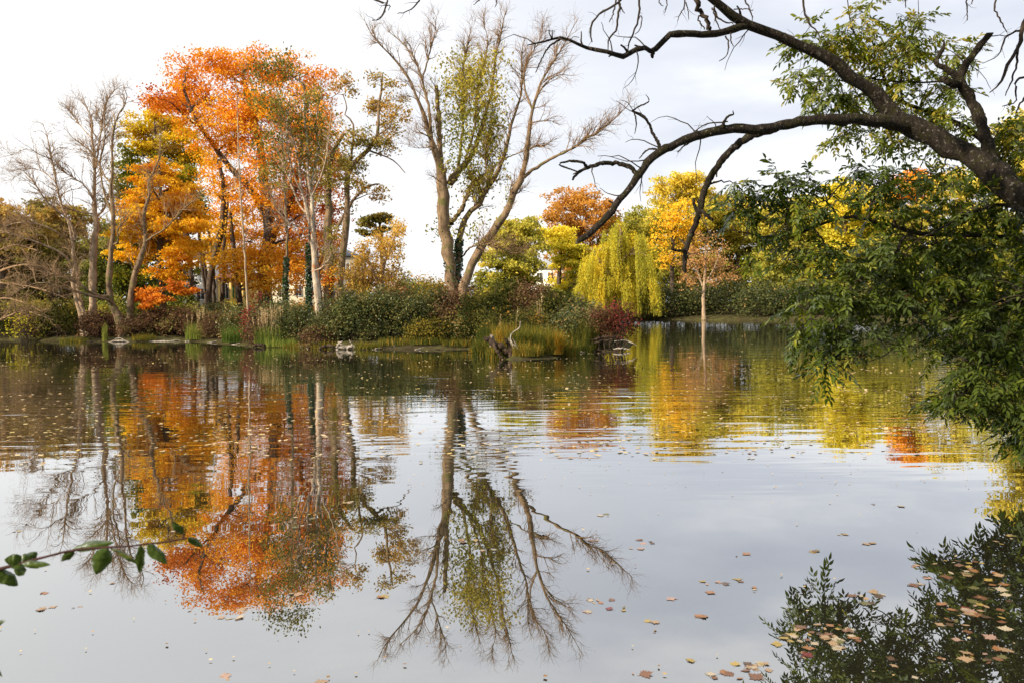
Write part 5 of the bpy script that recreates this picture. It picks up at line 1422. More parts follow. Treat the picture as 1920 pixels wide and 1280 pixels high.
# bare dead twigs on the upper limbs
sel = [0, 1, 2, 6, 9, 12, 14]
a1, b1 = sprout(rng, PS[sel], RS[sel], 46, 0.55, (0.8, 1.4), 0.1, 8, 0.45, 0.22, 0.007, 0.003, 0.1, bend=-.05)
tubes(bm, a1, b1, 4)
a2, b2 = sprout(rng, a1, b1, 60, 0.22, (0.5, 1.0), 0.0, 5, 0.2, 0.25, 0.004, 0.002)
tubes(bm, a2, b2, 3)
HANG = [
    [(1165, -20, 2.4, -1), (1160, 5, 2.2, -1), (1125, 25, 2, -1), (1110, 45, 1.8, -1), (1106, 65, 1.6, -1), (1110, 80, 1.2, -1)],
    [(1162, -10, 2.4, -1), (1160, 25, 2.2, -1), (1155, 55, 1.8, -1), (1142, 75, 1.6, -1), (1140, 95, 1, -1)],
    [(1155, 0, 1.6, -1), (1150, 25, 1.4, -1), (1142, 42, .8, -1)], [(1161, 5, 1.4, -1), (1166, 18, 1.2, -1), (1171, 26, .7, -1)],
    [(1200, -20, 2, -.9), (1199, 20, 2, -.9), (1192, 50, 1.8, -.9), (1180, 80, 1.4, -.9), (1177, 100, 1, -.9)], [(1195, 40, 1.4, -.9), (1203, 30, 1.2, -.9), (1200, 55, 1, -.9), (1190, 65, .6, -.9)],
    [(1305, -10, 5, -.5), (1312, 20, 4.6, -.4), (1325, 40, 4.2, -.4), (1332, 56, 4, -.4)], [(1318, 30, 2, -.4), (1308, 35, 1.6, -.4), (1322, 55, 1, -.4)],
    [(1285, -10, 1.4, -.6), (1284, 10, 1.3, -.6), (1275, 28, 1, -.6), (1270, 40, .6, -.6)], [(1286, 5, 1.2, -.6), (1290, 20, 1, -.6), (1291, 38, .6, -.6)],
    [(1248, -10, 1.2, -.6), (1250, 10, 1, -.6), (1246, 25, .6, -.6)], [(1232, -10, 1.4, -.6), (1238, 8, 1, -.6), (1244, 12, .6, -.6)],
    [(1360, 68, 1.6, -.4), (1365, 85, 1.4, -.4), (1362, 105, 1, -.4), (1348, 115, .7, -.4)], [(1370, 62, 1.4, -.4), (1371, 78, 1.2, -.4), (1375, 88, .7, -.4)],
    [(1390, -10, 1.6, -.3), (1402, 10, 1.5, -.3), (1410, 28, 1.2, -.3), (1410, 40, .8, -.3)], [(1376, 18, 1.2, -.3), (1395, 17, 1.1, -.3), (1412, 20, .6, -.3)],
    [(1340, 10, 2, -.4), (1345, 30, 1.8, -.4), (1360, 42, 1.6, -.4), (1375, 44, 1, -.4)], [(1335, 15, 1.6, -.4), (1342, 38, 1.4, -.4), (1350, 55, 1, -.4)],
    [(690, -6, 2.2, -2), (720, 6, 2, -2), (728, 0, 1.8, -2), (722, 18, 1.5, -2), (712, 35, 1.2, -2), (697, 38, .8, -2)], [(790, -6, 1.6, -2), (780, 10, 1.4, -2), (765, 20, 1.1, -2), (745, 26, .7, -2)], [(722, 10, 1.2, -2), (731, 12, 1, -2), (728, 20, .6, -2)],
    [(905, -6, 1.2, -1.6), (895, 4, 1, -1.6), (888, 9, .6, -1.6)], [(930, -8, 1.4, -1.6), (931, 5, 1.1, -1.6), (928, 14, .7, -1.6)],
    [(1505, -20, 2.2, 0), (1507, 15, 2, 0), (1515, 40, 1.8, 0), (1528, 55, 1.3, 0), (1540, 75, .8, 0)], [(1870, -10, 1.8, .3), (1866, 15, 1.6, .3), (1876, 40, 1.4, .3), (1888, 60, .8, .3)],
    [(1812, -10, 1.4, .3), (1813, 15, 1.2, .3), (1814, 38, .8, .3)], [(1825, -10, 1.4, .3), (1822, 8, .8, .3)], [(1697, -10, 1.4, .3), (1698, 15, .8, .3)],
    [(1960, 0, 5, -.6), (1930, 25, 4.5, -.6), (1915, 55, 4, -.6), (1905, 95, 3.4, -.6), (1892, 115, 3, -.6), (1880, 150, 2.2, -.6), (1855, 175, 1, -.6)], [(1908, 85, 2.4, -.6), (1907, 115, 2, -.6), (1897, 150, 1.6, -.6), (1885, 180, .8, -.6)],
    [(1920, 55, 2, -.6), (1890, 65, 1.8, -.6), (1880, 85, 1.5, -.6), (1870, 105, 1.1, -.6), (1842, 120, .6, -.6)], [(1935, 140, 2.4, -.6), (1908, 150, 2.2, -.6), (1903, 170, 1.8, -.6), (1905, 190, 1.4, -.6), (1880, 200, .8, -.6)], [(1930, 175, 2, -.6), (1912, 195, 1.6, -.6), (1905, 215, .9, -.6)],
    [(1308, 255, 1.6, -.5), (1293, 268, 1.5, -.6), (1282, 275, 1.2, -.6), (1270, 286, .8, -.6)], [(1365, 228, 1.4, -.5), (1330, 232, 1.3, -.5), (1305, 245, 1, -.5), (1290, 265, 1, -.6), (1270, 285, .7, -.6)],
]
for tr in HANG:
    pt, ra = trace(tr, YA, 14, rng, 0.5)
    tubes(bm, pt, ra, 5)
hp = []
for tr in HANG:
    pt, ra = trace(tr, YA, 14, rng, 0.0)
    hp.append((pt, ra))
lim_top = np.vstack([PS[0][12:], PS[-1][3:]])
rad_top = np.concatenate([RS[0][12:], RS[-1][3:]])
hs = np.array([h[0][0] for h in hp])
hs = hs[[k for k in range(len(hs)) if hs[k][2] > P(960, 4, YA)[2] - .02 * abs(hs[k][0])]]
j1, j2 = join_to(rng, lim_top, np.maximum(rad_top, .01), hs, np.full(len(hs), .006), 7, lift=.05, up_pen=0)
tubes(bm, j1, j2, 5)
HPp, HPr = np.array([h[0] for h in hp]), np.array([h[1] for h in hp])
a3, b3 = sprout(rng, HPp, HPr, 90, 0.13, (0.5, 1.1), -0.2, 5, 0.2, 0.25, 0.003, 0.0016, 0.2)
tubes(bm, a3, b3, 3)

# leafy sprays: (px, py, rx, ry, dY, depth, twigs, tint)
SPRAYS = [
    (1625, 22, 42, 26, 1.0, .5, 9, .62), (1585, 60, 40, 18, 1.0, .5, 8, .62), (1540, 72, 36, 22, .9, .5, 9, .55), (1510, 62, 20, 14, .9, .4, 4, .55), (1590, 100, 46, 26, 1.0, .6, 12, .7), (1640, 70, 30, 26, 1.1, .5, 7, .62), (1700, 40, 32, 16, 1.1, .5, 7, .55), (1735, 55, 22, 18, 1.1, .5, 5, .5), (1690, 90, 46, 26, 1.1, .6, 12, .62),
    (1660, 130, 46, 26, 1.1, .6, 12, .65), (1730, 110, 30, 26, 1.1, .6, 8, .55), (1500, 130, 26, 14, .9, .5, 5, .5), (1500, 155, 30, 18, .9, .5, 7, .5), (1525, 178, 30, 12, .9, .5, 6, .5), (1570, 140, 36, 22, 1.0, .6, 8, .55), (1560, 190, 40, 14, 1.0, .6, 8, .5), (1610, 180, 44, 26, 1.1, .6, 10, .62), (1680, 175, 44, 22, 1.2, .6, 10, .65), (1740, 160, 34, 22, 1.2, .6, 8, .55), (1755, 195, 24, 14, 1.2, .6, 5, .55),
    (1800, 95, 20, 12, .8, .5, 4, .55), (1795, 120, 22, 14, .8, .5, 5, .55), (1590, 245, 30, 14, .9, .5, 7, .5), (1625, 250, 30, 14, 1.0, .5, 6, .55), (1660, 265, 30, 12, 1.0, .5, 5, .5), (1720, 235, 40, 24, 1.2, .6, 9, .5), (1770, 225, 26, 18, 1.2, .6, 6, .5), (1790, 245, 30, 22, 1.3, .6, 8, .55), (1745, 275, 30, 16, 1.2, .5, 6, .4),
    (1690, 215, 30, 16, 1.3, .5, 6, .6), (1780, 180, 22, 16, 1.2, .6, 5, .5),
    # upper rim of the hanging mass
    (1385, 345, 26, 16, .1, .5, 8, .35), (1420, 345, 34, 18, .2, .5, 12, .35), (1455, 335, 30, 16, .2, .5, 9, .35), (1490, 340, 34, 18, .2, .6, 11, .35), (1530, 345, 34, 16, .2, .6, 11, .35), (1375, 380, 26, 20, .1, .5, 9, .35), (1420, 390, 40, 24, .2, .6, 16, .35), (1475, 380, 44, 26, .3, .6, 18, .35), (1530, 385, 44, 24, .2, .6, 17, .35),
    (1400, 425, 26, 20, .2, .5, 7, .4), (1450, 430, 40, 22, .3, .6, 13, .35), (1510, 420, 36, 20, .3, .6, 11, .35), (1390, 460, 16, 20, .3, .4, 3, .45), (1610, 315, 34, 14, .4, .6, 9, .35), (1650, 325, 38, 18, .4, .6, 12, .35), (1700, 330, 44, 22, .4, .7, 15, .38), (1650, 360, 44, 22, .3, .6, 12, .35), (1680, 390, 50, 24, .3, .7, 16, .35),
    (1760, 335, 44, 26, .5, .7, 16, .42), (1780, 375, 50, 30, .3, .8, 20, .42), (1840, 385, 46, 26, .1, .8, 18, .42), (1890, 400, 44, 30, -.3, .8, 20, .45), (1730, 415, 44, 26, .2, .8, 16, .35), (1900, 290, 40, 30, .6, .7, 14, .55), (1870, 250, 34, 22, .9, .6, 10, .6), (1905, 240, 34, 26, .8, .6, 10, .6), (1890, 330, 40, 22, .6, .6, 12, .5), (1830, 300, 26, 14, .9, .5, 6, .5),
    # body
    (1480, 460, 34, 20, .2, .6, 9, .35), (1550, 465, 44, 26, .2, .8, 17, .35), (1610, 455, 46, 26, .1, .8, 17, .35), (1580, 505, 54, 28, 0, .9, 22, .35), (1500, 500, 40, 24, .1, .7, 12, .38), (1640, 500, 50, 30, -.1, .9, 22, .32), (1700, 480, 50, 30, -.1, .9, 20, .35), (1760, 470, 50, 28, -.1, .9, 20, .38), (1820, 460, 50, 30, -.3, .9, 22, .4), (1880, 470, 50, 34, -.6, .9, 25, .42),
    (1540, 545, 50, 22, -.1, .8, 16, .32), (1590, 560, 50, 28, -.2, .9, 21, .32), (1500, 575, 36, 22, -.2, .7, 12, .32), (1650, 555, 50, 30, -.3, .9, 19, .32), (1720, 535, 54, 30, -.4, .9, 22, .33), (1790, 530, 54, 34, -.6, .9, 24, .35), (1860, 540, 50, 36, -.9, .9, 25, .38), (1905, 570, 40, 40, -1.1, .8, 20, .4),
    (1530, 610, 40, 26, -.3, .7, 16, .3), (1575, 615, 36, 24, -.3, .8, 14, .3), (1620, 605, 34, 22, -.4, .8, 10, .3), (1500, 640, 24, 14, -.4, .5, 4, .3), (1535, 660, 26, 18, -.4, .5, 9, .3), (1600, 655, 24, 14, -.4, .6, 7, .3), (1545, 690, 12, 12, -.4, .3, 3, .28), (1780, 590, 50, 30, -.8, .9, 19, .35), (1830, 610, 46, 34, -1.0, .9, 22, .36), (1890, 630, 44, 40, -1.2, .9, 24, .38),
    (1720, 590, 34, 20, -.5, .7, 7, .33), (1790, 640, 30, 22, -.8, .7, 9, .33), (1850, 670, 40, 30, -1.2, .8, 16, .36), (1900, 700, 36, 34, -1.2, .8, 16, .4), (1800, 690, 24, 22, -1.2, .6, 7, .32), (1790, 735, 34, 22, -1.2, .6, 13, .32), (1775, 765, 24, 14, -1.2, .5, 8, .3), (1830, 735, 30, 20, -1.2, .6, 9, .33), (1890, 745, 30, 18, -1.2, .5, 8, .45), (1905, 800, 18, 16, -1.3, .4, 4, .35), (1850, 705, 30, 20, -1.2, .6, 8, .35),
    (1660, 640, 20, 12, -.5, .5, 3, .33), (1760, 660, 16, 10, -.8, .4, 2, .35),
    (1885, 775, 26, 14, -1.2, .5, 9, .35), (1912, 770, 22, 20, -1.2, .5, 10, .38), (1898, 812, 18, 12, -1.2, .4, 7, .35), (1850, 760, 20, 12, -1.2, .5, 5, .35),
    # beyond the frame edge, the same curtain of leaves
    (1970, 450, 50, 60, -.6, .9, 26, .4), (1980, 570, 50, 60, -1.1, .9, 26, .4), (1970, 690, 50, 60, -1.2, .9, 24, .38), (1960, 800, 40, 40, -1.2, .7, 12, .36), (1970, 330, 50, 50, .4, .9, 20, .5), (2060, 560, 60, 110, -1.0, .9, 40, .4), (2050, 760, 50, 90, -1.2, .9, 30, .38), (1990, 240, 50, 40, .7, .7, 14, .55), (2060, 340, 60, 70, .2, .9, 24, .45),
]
TW, TT, hubs, hubw = [], [], [], []
for (px, py, rx, ry, dY, dep, nt, tt) in SPRAYS:
    dY = deeper(dY)
    cc = P(px, py, YA + dY)
    s = (YA + dY) / F
    hubs.append(cc)
    hubw.append(len(TW))
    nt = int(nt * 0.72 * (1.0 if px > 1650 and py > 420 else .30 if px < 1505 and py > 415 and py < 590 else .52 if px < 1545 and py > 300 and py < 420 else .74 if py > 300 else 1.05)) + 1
    tt = tt + (.10 if py < 300 else 0)  # upper sprays get a lighter tint, painting in light shining through them
    d = unit(rng.normal(0, 1, (nt, 3))) * rng.random((nt, 1)) ** .4
    TW.append(cc + d * np.array([rx * s, dep * .8, ry * s]) * 1.05)
    TT.append(np.full(nt, tt) + rng.normal(0, .10, nt))
hubs = np.array(hubs)
hl, hr = join_to(rng, NP, NR, hubs, np.full(len(hubs), 0.014), 9, lift=0.10, up_pen=0.4)
tubes(bm, hl, hr, 5)
TW, TT = np.vstack(TW), np.concatenate(TT)
allp = np.concatenate([hl[:, 3:].reshape(-1, 3), PS[[19, 20, 21, 22, 23, 24, 26, 27, 28]].reshape(-1, 3)])
allr = np.concatenate([hr[:, 3:].reshape(-1), RS[[19, 20, 21, 22, 23, 24, 26, 27, 28]].reshape(-1)])
tl, tr_ = join_to(rng, allp, np.maximum(allr, .006), TW, np.full(len(TW), 0.0055), 7, lift=0.08, up_pen=0.3)
tubes(bm, tl, tr_, 4)
st_, sr_ = sprout(rng, PS[[0, 1, 2, 6, 9, 12]], RS[[0, 1, 2, 6, 9, 12]], 46, .12, (.7, 1.4), .2, 4, .3, .2, .016, .006, .1)
sr_[:, -1] = sr_[:, -2] * .9
tubes(bm, st_, sr_, 6)
bm.build('fine_branchwork', M['twig_ash'], ash)


def pinnate(mb, rng, base, d, ln, tint, pairs=5, lf=0.086):
    Ln = len(base)
    up = np.array([0, 0, 1.0])
    s = unit(np.cross(d, up) + rng.normal(0, .25, (Ln, 3)))
    s = unit(s - d * (s * d).sum(1, keepdims=True))
    nrm = np.cross(s, d)
    ts = np.linspace(.26, .90, pairs)
    T = np.concatenate([np.repeat(ts, 2), [1.0]])
    S = np.concatenate([np.tile([1.0, -1.0], pairs), [0.0]])
    prof = np.concatenate([np.repeat(np.linspace(.8, 1.0, pairs), 2), [1.05]])
    K = len(T)
    rp = lambda t: base[:, None] + d[:, None] * (ln[:, None] * t[None])[:, :, None] - up * (ln[:, None] * .30 * t[None] ** 2)[:, :, None]
    p = rp(T)
    u = d[:, None] * np.where(S == 0, 1.0, .62)[None, :, None] + s[:, None] * (S * .80)[None, :, None] - up * rng.uniform(.05, .65, (Ln, K, 1)) + rng.normal(0, .16, (Ln, K, 3))
    u = unit(u)
    nn = nrm[:, None] + rng.normal(0, .35, (Ln, K, 3))
    w = unit(np.cross(nn, u))
    nn = np.cross(u, w)
    l = (lf * prof[None] * rng.uniform(.8, 1.2, (Ln, K)) * (ln / .24)[:, None] ** .5)[:, :, None]
    W = l * .18
    b0 = p + u * l * .06
    r1 = p + u * l * .35 + w * W + nn * W * .35
    r2 = p + u * l * .68 + w * W * .78 + nn * W * .25
    tip = p + u * l - up * l * .10
    l1 = p + u * l * .35 - w * W + nn * W * .35
    l2 = p + u * l * .68 - w * W * .78 + nn * W * .25
    v = np.stack([b0, r1, r2, tip, l2, l1], 2).reshape(-1, 3)
    o = np.arange(Ln * K)[:, None] * 6
    q = np.concatenate([o + np.array([0, 1, 2, 3]), o + np.array([0, 3, 4, 5])])
    tt = np.repeat(np.clip(tint[:, None] + rng.normal(0, .07, (Ln, K)), 0, 1).ravel(), 6)
    mb.add(v, q, tt)
    ra = rp(np.linspace(0, 1, 4))
    tubes(mb, ra, np.full((Ln, 4), .0016), 3, np.clip(tint * .8, 0, 1))


fm = MB()
per = 4
dirs = unit(tl[:, -1] - tl[:, -3])
k = np.repeat(np.arange(len(TW)), per)
f = rng.uniform(4.0, 6.0, len(k))
i0 = np.minimum(f.astype(int), 5)
g = (f - i0)[:, None]
lb = tl[k, i0] * (1 - g) + tl[k, i0 + 1] * g
ld = dirs[k] * .5 + unit(rng.normal(0, 1, (len(k), 3)) * np.array([1, 1, .5])) * 1.0 + np.array([0, 0, -.30])
pinnate(fm, rng, lb, unit(ld), rng.uniform(.11, .29, len(k)), np.clip(TT[k] + rng.normal(0, .10, len(k)) + .35 * (rng.random(len(k)) < .07), 0, 1))
fm.build('foliage', M['ash'], ash)
# dried brown seed bunches among the leaves
km = MB()
sel = rng.choice(len(TW), 46, replace=False)
kk = np.repeat(sel, 22)
leaf_quads(km, rng, TW[kk] + rng.normal(0, .022, (len(kk), 3)) + np.array([0, 0, -.06]), .018, rng.random(len(kk)) * .4, aspect=.4, hang=1.0)
M['keys'] = leaf_mat('dry_seed_keys', [(0, (.02, .012, .008)), (1, (.12, .06, .03))], .1)
km.build('seed_bunch', M['keys'], ash)
# crown of the same ash, unseen above the frame, placed to shade the leaves
cm = MB()
cc = []
for (x, y, z, r) in [(1.0, 3.5, 8.0, 2.2), (3.5, 4.5, 9.0, 2.6), (6.5, 6.5, 10.0, 3.0), (9.0, 8.0, 9.0, 3.0), (5.0, 2.0, 9.0, 2.8), (8.0, 4.0, 8.5, 3.0), (3.0, 7.5, 10.2, 2.4), (6.0, 10.0, 10.5, 2.6), (-1.2, 2.6, 7.6, 2.0), (11, 10, 8, 3)]:
    n = 900
    cc.append(np.array([x, y, z]) + unit(rng.normal(0, 1, (n, 3))) * (r * rng.random((n, 1)) ** .4))
cc = np.vstack(cc)
leaf_quads(cm, rng, cc, .16, np.clip(rng.normal(.45, .15, len(cc)), 0, 1), aspect=.5)
cm.build('crown', M['ash'], ash)
hub = cc[rng.choice(len(cc), 60, replace=False)]
um = MB()
ul, ur = join_to(rng, PS[-2][8:], RS[-2][8:], hub, np.full(60, .06), 9, lift=.15)
tubes(um, ul, ur, 6)
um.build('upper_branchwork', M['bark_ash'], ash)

# ------------------------------------------------------------------ close dogwood twig at the left edge of the bank
YT = 1.5
dog = thing('shrub', 'close dogwood twig with a few drooping green leaves and reddish stem over the water', 'shrub', (-1.75, 1.35, gz(-1.75, 1.35)))
sm = MB()
pt, ra = trace([(-330, 1560, 5), (-240, 1330, 4.6), (-140, 1130, 4), (-60, 1085, 3.4), (0, 1066, 3), (40, 1055, 2.8), (70, 1047, 2.6), (130, 1032, 2.4), (190, 1026, 2.2), (240, 1023, 2.0), (290, 1018, 1.8), (330, 1012, 1.5), (350, 1008, 1.2)], YT, 40, rng, .1)
pt[0, 2] = gz(pt[0, 0], pt[0, 1]) - .05
tubes(sm, pt, ra, 7)
sm.build('stem', M['redtwig'], dog, smooth=True)


def broad_leaf(px0, py0, px1, py1, wpx, dY, curl, side, tint, roll=0.3):
    """A single broad leaf from stalk point to tip, cupped and curled."""
    a, b = P(px0, py0, YT + dY), P(px1, py1, YT + dY + rng.uniform(-.03, .03))
    ax = b - a
    L = np.linalg.norm(ax)
    u = ax / L
    view = unit(a - EYE)
    w = unit(np.cross(u, view))
    n = np.cross(w, u)
    w = unit(w * math.cos(roll) + n * math.sin(roll))
    n = np.cross(w, u)
    nu, nv = 13, 9
    t = np.linspace(0, 1, nu)[:, None]
    v = np.linspace(-1, 1, nv)[None]
    prof = np.sin(np.pi * np.clip(t, 0, 1) ** .85) ** .75 * (1 - .15 * t) + .02
    W = wpx * .78 * YT / F / 2
    wave = .28 * np.sin(t * 11 + side) * np.abs(v) + .14 * np.sin(t * 27 + v * 3 + side)
    pts = (a + u * (L * t[..., None]) + w * (W * prof * v)[..., None]
           + n * (W * (.55 * (v ** 2) * prof + wave * prof) + curl * L * (t ** 2 - t) * 1.0)[..., None])
    pts = pts.reshape(-1, 3)
    idx = np.arange(nu * nv).reshape(nu, nv)
    m = MB()
    m.add(pts, np.stack([idx[:-1, :-1], idx[:-1, 1:], idx[1:, 1:], idx[1:, :-1]], -1).reshape(-1, 4), np.clip(tint + .10 * (1 - np.abs(v)) + .22 * np.sin(t * 9 + side * 2) * np.sin(v * 4 + side) + .12 * (np.sin(t * 40 + np.abs(v) * 9) > .6), 0, 1).ravel())
    m.build('leaf', M['dogwood'], dog, smooth=True)


for args in [(40, 1054, 8, 1048, 36, 0, .3, 0, .35), (42, 1052, 70, 1034, 34, .02, .3, 1, .3), (40, 1056, 95, 1058, 20, -.02, .2, 2, .4), (44, 1058, 32, 1078, 34, -.03, .3, 3, .4), (-6, 1068, 34, 1097, 36, 0, .3, 4, .3),
             (138, 1031, 115, 1052, 22, 0, .4, 5, .2), (136, 1028, 215, 1016, 26, .02, .25, 6, .3), (200, 1027, 180, 1076, 46, -.02, .3, 7, .35, .1), (206, 1026, 272, 1066, 18, .02, .3, 8, .7, .9), (264, 1022, 262, 1074, 26, 0, .4, 9, .25, .5), (276, 1020, 314, 1056, 30, -.01, .3, 10, .4),
             (344, 1000, 322, 978, 20, 0, .4, 11, .15), (352, 1008, 381, 1024, 18, 0, .4, 12, .2), (-30, 1080, -70, 1130, 40, 0, .3, 13, .3), (-14, 1172, 11, 1163, 14, .02, .3, 14, .2), (-20, 1240, 4, 1268, 12, .02, .3, 15, .2)]:
    broad_leaf(*args)
for st in ([(-200, 1300, 3), (-100, 1200, 2.2), (-30, 1175, 1.6), (-14, 1172, 1.0)], [(-200, 1300, 3), (-110, 1250, 2.2), (-40, 1240, 1.6), (-20, 1240, 1.0)], [(343, 1009, 1.1), (345, 1000, .8)]):
    p_, r_ = trace(st, YT, 12, rng, .1)
    sm = MB()
    tubes(sm, p_, r_, 6)
    sm.build('side_stem', M['redtwig'], dog, smooth=True)

# ------------------------------------------------------------------ floating leaves
TINTS = [('pale tan', (.46, .31, .18)), ('orange', (.38, .18, .075)), ('russet', (.22, .105, .055)), ('yellow', (.46, .33, .09)), ('cream', (.54, .45, .32)), ('olive', (.17, .16, .06)), ('pinkish', (.48, .31, .24)), ('deep red', (.20, .045, .04)), ('brown', (.12, .07, .04))]
for nm, c in TINTS:
    m, N, L = new_mat('floating_leaf_' + nm.replace(' ', '_'))
    tc = N.new('ShaderNodeTexCoord')
    nz_ = N.new('ShaderNodeTexNoise')
    nz_.inputs['Scale'].default_value = 30
    nz_.inputs['Detail'].default_value = 4
    L.new(tc.outputs['Object'], nz_.inputs['Vector'])
    r = ramp_node(N, [(.36, tuple(x * .38 for x in c)), (.50, tuple(x * .78 for x in c)), (.66, tuple(x * 1.02 for x in c))])
    L.new(nz_.outputs['Fac'], r.inputs[0])
    b = N.new('ShaderNodeBsdfPrincipled')
    b.inputs['Roughness'].default_value = .32
    L.new(r.outputs[0], b.inputs['Base Color'])
    o = N.new('ShaderNodeOutputMaterial')
    L.new(b.outputs[0], o.inputs[0])
    M['fl_' + nm] = m
MAPLE = [(0, -.95), (.10, -.30), (.42, -.42), (.34, -.22), (.78, -.10), (.60, .05), (.95, .32), (.62, .34), (.60, .52), (.34, .42), (.40, .72), (.20, .68), (0, 1.05)]
OVAL = [(0, -1), (.22, -.55), (.40, -.1), (.42, .2), (.30, .6), (0, 1)]


def leaf_mesh(kind, nm, seed):
    r = rng_of(seed)
    half = MAPLE if kind else OVAL
    out = half + [(-x, y) for x, y in half[-2:0:-1]]
    p = np.array(out) * (1 + r.normal(0, .06, (len(out), 2)))
    v3 = []
    cx, cy = r.uniform(-.3, .3, 2)
    for (x, y) in p:
        rr = x * x + y * y
        v3.append((x, y, .004 + .05 * rr * (r.random() - .1) + .04 * cx * x + .05 * cy * y * y))
    v3.append((0, 0, .004))
    me = bpy.data.meshes.new('floating_leaf')
    n = len(p)
    me.from_pydata([tuple(a) for a in v3], [], [(i, (i + 1) % n, n) for i in range(n)])
    me.materials.append(M['fl_' + nm])
    me.update()
    return me


SHAPES = [('maple leaf', 1), ('oval leaf', 0)]
LM = {(s, nm): [leaf_mesh(kd, nm, 900 + 10 * i + j) for j in range(3)] for (s, kd) in SHAPES for i, (nm, c) in enumerate(TINTS)}
RAFTS = [
    # px, py, rx, ry, n, where
    (1545, 1192, 72, 26, 34, 'in the long raft of leaves over the dark reflection'), (1480, 1200, 36, 10, 8, 'at the narrow end of the long raft'), (1500, 1228, 30, 10, 6, 'just below the long raft'),
    (1625, 1120, 34, 14, 12, 'in the small cluster at the end of a reflected twig'), (1800, 1062, 50, 24, 18, 'in the leafy patch nearest the reflected leaf tips'), (1805, 1145, 46, 22, 20, 'in the thick patch beside the reflected branches'), (1765, 1168, 34, 8, 6, 'on the pale row before the thick patch'),
    (1870, 1110, 44, 50, 16, 'among the reflected leaves by the frame edge'), (1850, 1200, 60, 50, 16, 'over the darkest reflection near the frame corner'), (1890, 1015, 30, 22, 9, 'where the reflected canopy begins'), (1720, 1240, 80, 30, 10, 'floating alone over the dark canopy reflection'),
    (1400, 1255, 44, 18, 12, 'in the cluster touching the lower frame edge'), (1195, 1266, 18, 6, 3, 'in the trio at the lower frame edge, clear of reflections'), (1300, 1240, 14, 8, 3, 'in the small group before the corner cluster'), (1350, 1268, 24, 8, 5, 'between two clusters at the lower frame edge'),
    (1125, 1124, 26, 8, 9, 'in the cluster beside the reflected twigs of the big tree'), (1165, 1142, 22, 4, 4, 'on the tail of the cluster beside the big tree reflection'), (1098, 1150, 14, 6, 3, 'in the pale pair below that cluster'), (1224, 1168, 18, 7, 4, 'by a floating forked twig'), (1228, 1184, 12, 4, 2, 'just below the forked twig'),
    (1330, 1098, 26, 12, 8, 'in the sparse group amid open grey water'), (1375, 1090, 22, 8, 4, 'on the far side of the sparse group'), (1415, 1104, 14, 4, 3, 'in the little group east of the sparse one'), (1318, 1157, 10, 4, 2, 'with a twig, alone on grey water'), (1255, 1122, 14, 5, 2, 'alone in the open water gap'),
    (1215, 1015, 26, 6, 5, 'in the streak below the cloud reflection'), (1200, 1028, 20, 3, 3, 'below that streak'), (1112, 1012, 22, 4, 3, 'next to the reflected low branch'), (1130, 968, 14, 6, 4, 'in the tiny group in open water'), (1580, 1000, 16, 5, 4, 'in the russet pair in open water'), (1635, 1018, 18, 3, 3, 'in the short russet row'), (1525, 1033, 18, 5, 4, 'in the olive speckled group'), (1395, 1042, 24, 4, 3, 'in the thin pale row'), (1640, 947, 20, 3, 3, 'in the far brown pair'), (1692, 950, 8, 2, 1, 'beside the far brown pair'), (1567, 928, 5, 3, 1, 'standing curled on the water alone'), (1705, 1060, 16, 4, 3, 'between open water and leafy patch'), (1730, 1082, 12, 3, 2, 'near the reflected leaf tips'), (1718, 1100, 20, 7, 4, 'before the reflected leaf tips'),
    (880, 1015, 56, 5, 9, 'in the row crossing the big tree reflection'), (905, 1028, 30, 4, 3, 'below the row across the big tree reflection'), (545, 985, 70, 6, 9, 'in the long streak on the orange reflection'), (600, 968, 60, 5, 8, 'in the pale streak on the orange reflection'), (430, 1160, 22, 6, 5, 'at the lower tip of the orange reflection'), (445, 1140, 20, 4, 3, 'near the lower tip of the orange reflection'),
    (85, 1140, 26, 5, 7, 'in the red and cream group on clear water'), (148, 1138, 12, 4, 3, 'in the pink pair next to it'), (90, 1112, 16, 2, 2, 'as a lone curled pair'), (430, 1268, 26, 6, 6, 'in the brown group at the lower frame edge'), (605, 1276, 10, 3, 2, 'just entering at the lower edge'), (570, 1110, 30, 5, 3, 'in the dark orange reflection'), (640, 940, 60, 4, 5, 'in the streak by the slender tree reflection'), (30, 996, 24, 3, 3, 'in the purple brown group by the twig'), (300, 1000, 90, 8, 6, 'behind the dogwood twig'), (760, 1070, 20, 3, 2, 'beside the olive reflection'), (720, 1118, 14, 2, 2, 'under the olive reflection'), (215, 1094, 16, 3, 2, 'below the dogwood twig'),
]
N_LEAF = 0
r = rng_of(801)
used = {}


def put_leaf(p, size, where, tints=None):
    global N_LEAF
    i = int(r.choice(len(TINTS), p=tints if tints is not None else [.20, .15, .10, .12, .14, .08, .12, .03, .06]))
    nm = TINTS[i][0]
    s = 'maple leaf' if r.random() < .72 else 'oval leaf'
    o = bpy.data.objects.new('floating_leaf', LM[(s, nm)][int(r.integers(3))])
    COL.objects.link(o)
    o.location = (p[0], p[1], .0005 + r.random() * .0035)
    o.scale = (size * (.55 if s[0] == 'o' else 1),) * 2 + (size * r.uniform(.4, 1.3),)
    o.rotation_euler = (r.normal(0, .055), r.normal(0, .055), r.uniform(0, 6.28))
    tag(o, f'{nm} {s} floating {where}', 'leaf', 'fallen leaves floating on the pond, ' + where)
    N_LEAF += 1


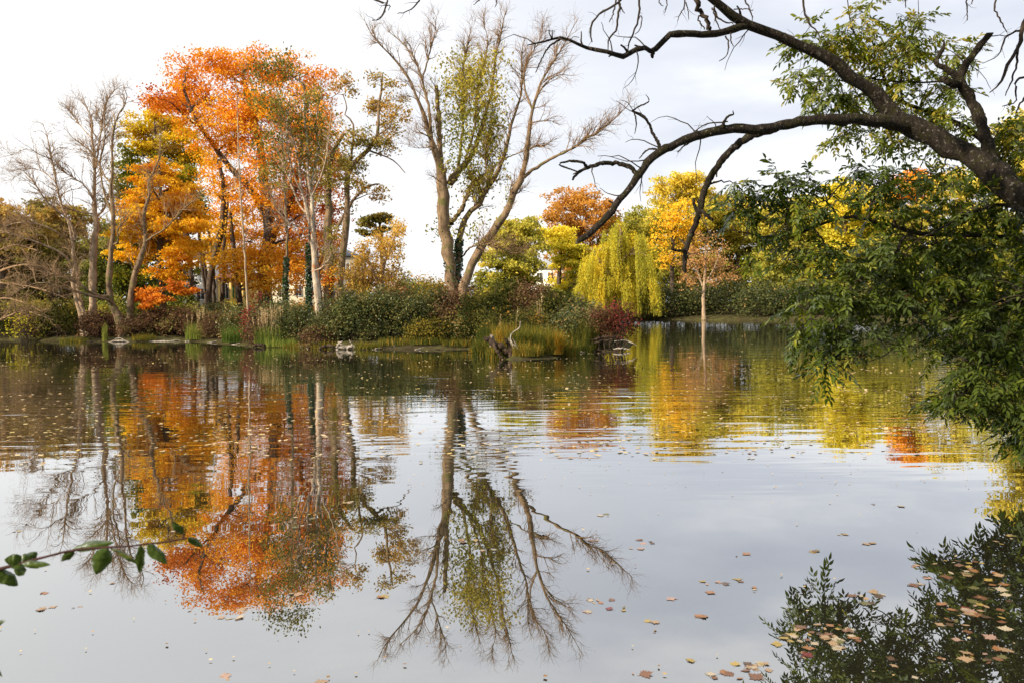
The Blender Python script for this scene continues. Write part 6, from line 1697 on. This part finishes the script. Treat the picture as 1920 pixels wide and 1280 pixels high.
for (px, py, rx, ry, n, where) in RAFTS:
    for j in range(n + 1 if n >= 12 else int(math.ceil(n * .62))):
        a = r.uniform(0, 6.28)
        q = r.random() ** .6
        p = G(px + math.cos(a) * q * rx, py + math.sin(a) * q * ry, 0)
        if p[1] > 3.2:
            put_leaf(p, r.uniform(.022, .052) * (1.12 if n >= 12 else 1.0), where)
print('individual leaves', N_LEAF)
# everything smaller and farther: one drift of fallen leaves
lm = MB()
xs = []
for _ in range(240):
    py = 662 + 200 * r.random() ** 1.4
    px = r.uniform(-60, 1960)
    if py < 690 and px > 1150:
        py = 612 + r.random() * 90
    c = G(px, py, 0)
    n = int(r.integers(4, 18))
    ang = r.normal(0, .06)
    L_ = r.uniform(.4, 3.2)
    t = r.uniform(-1, 1, n) * L_
    xs.append(np.stack([c[0] + t * math.cos(ang), c[1] + t * math.sin(ang) + r.normal(0, .22, n), np.zeros(n)], 1))
for _ in range(1700):
    py = 655 + 260 * r.random() ** 1.7
    px = r.uniform(-60, 1960)
    if px > 1190 and r.random() < .5:
        py = 606 + r.random() * 100
    xs.append(G(px, py, 0)[None])
for _ in range(90):
    xs.append(G(r.uniform(0, 1920), r.uniform(900, 1275), 0)[None])
xs = np.vstack(xs)
keep = (np.maximum(sdf_poly(xs[:, 0], xs[:, 1], LAND_A), sdf_poly(xs[:, 0], xs[:, 1], LAND_B)) < -.15)
xs = xs[keep]
n = len(xs)
a = r.uniform(0, 6.28, n)
s = r.uniform(.02, .05, n) * np.where(xs[:, 1] < 10, .35, 1.0)
u = np.stack([np.cos(a), np.sin(a), r.normal(0, .10, n)], 1) * s[:, None]
w = np.stack([-np.sin(a), np.cos(a), r.normal(0, .10, n)], 1) * (s * r.uniform(.55, .95, n))[:, None]
xs[:, 2] = .012
lm.add(np.stack([xs - u, xs - w * .9, xs + u, xs + w], 1).reshape(-1, 3), np.arange(4 * n).reshape(-1, 4), np.repeat(r.random(n), 4))
M['drift'] = leaf_mat('drifting_leaf', [(0, (.28, .15, .06)), (.3, (.50, .36, .19)), (.7, (.66, .54, .33)), (1, (.60, .45, .14))], .15)
o = lm.build('fallen_leaves', M['drift'])
o['kind'] = 'stuff'
o['label'] = 'countless small fallen leaves drifting in streaks on the pond'
o['category'] = 'fallen leaves'
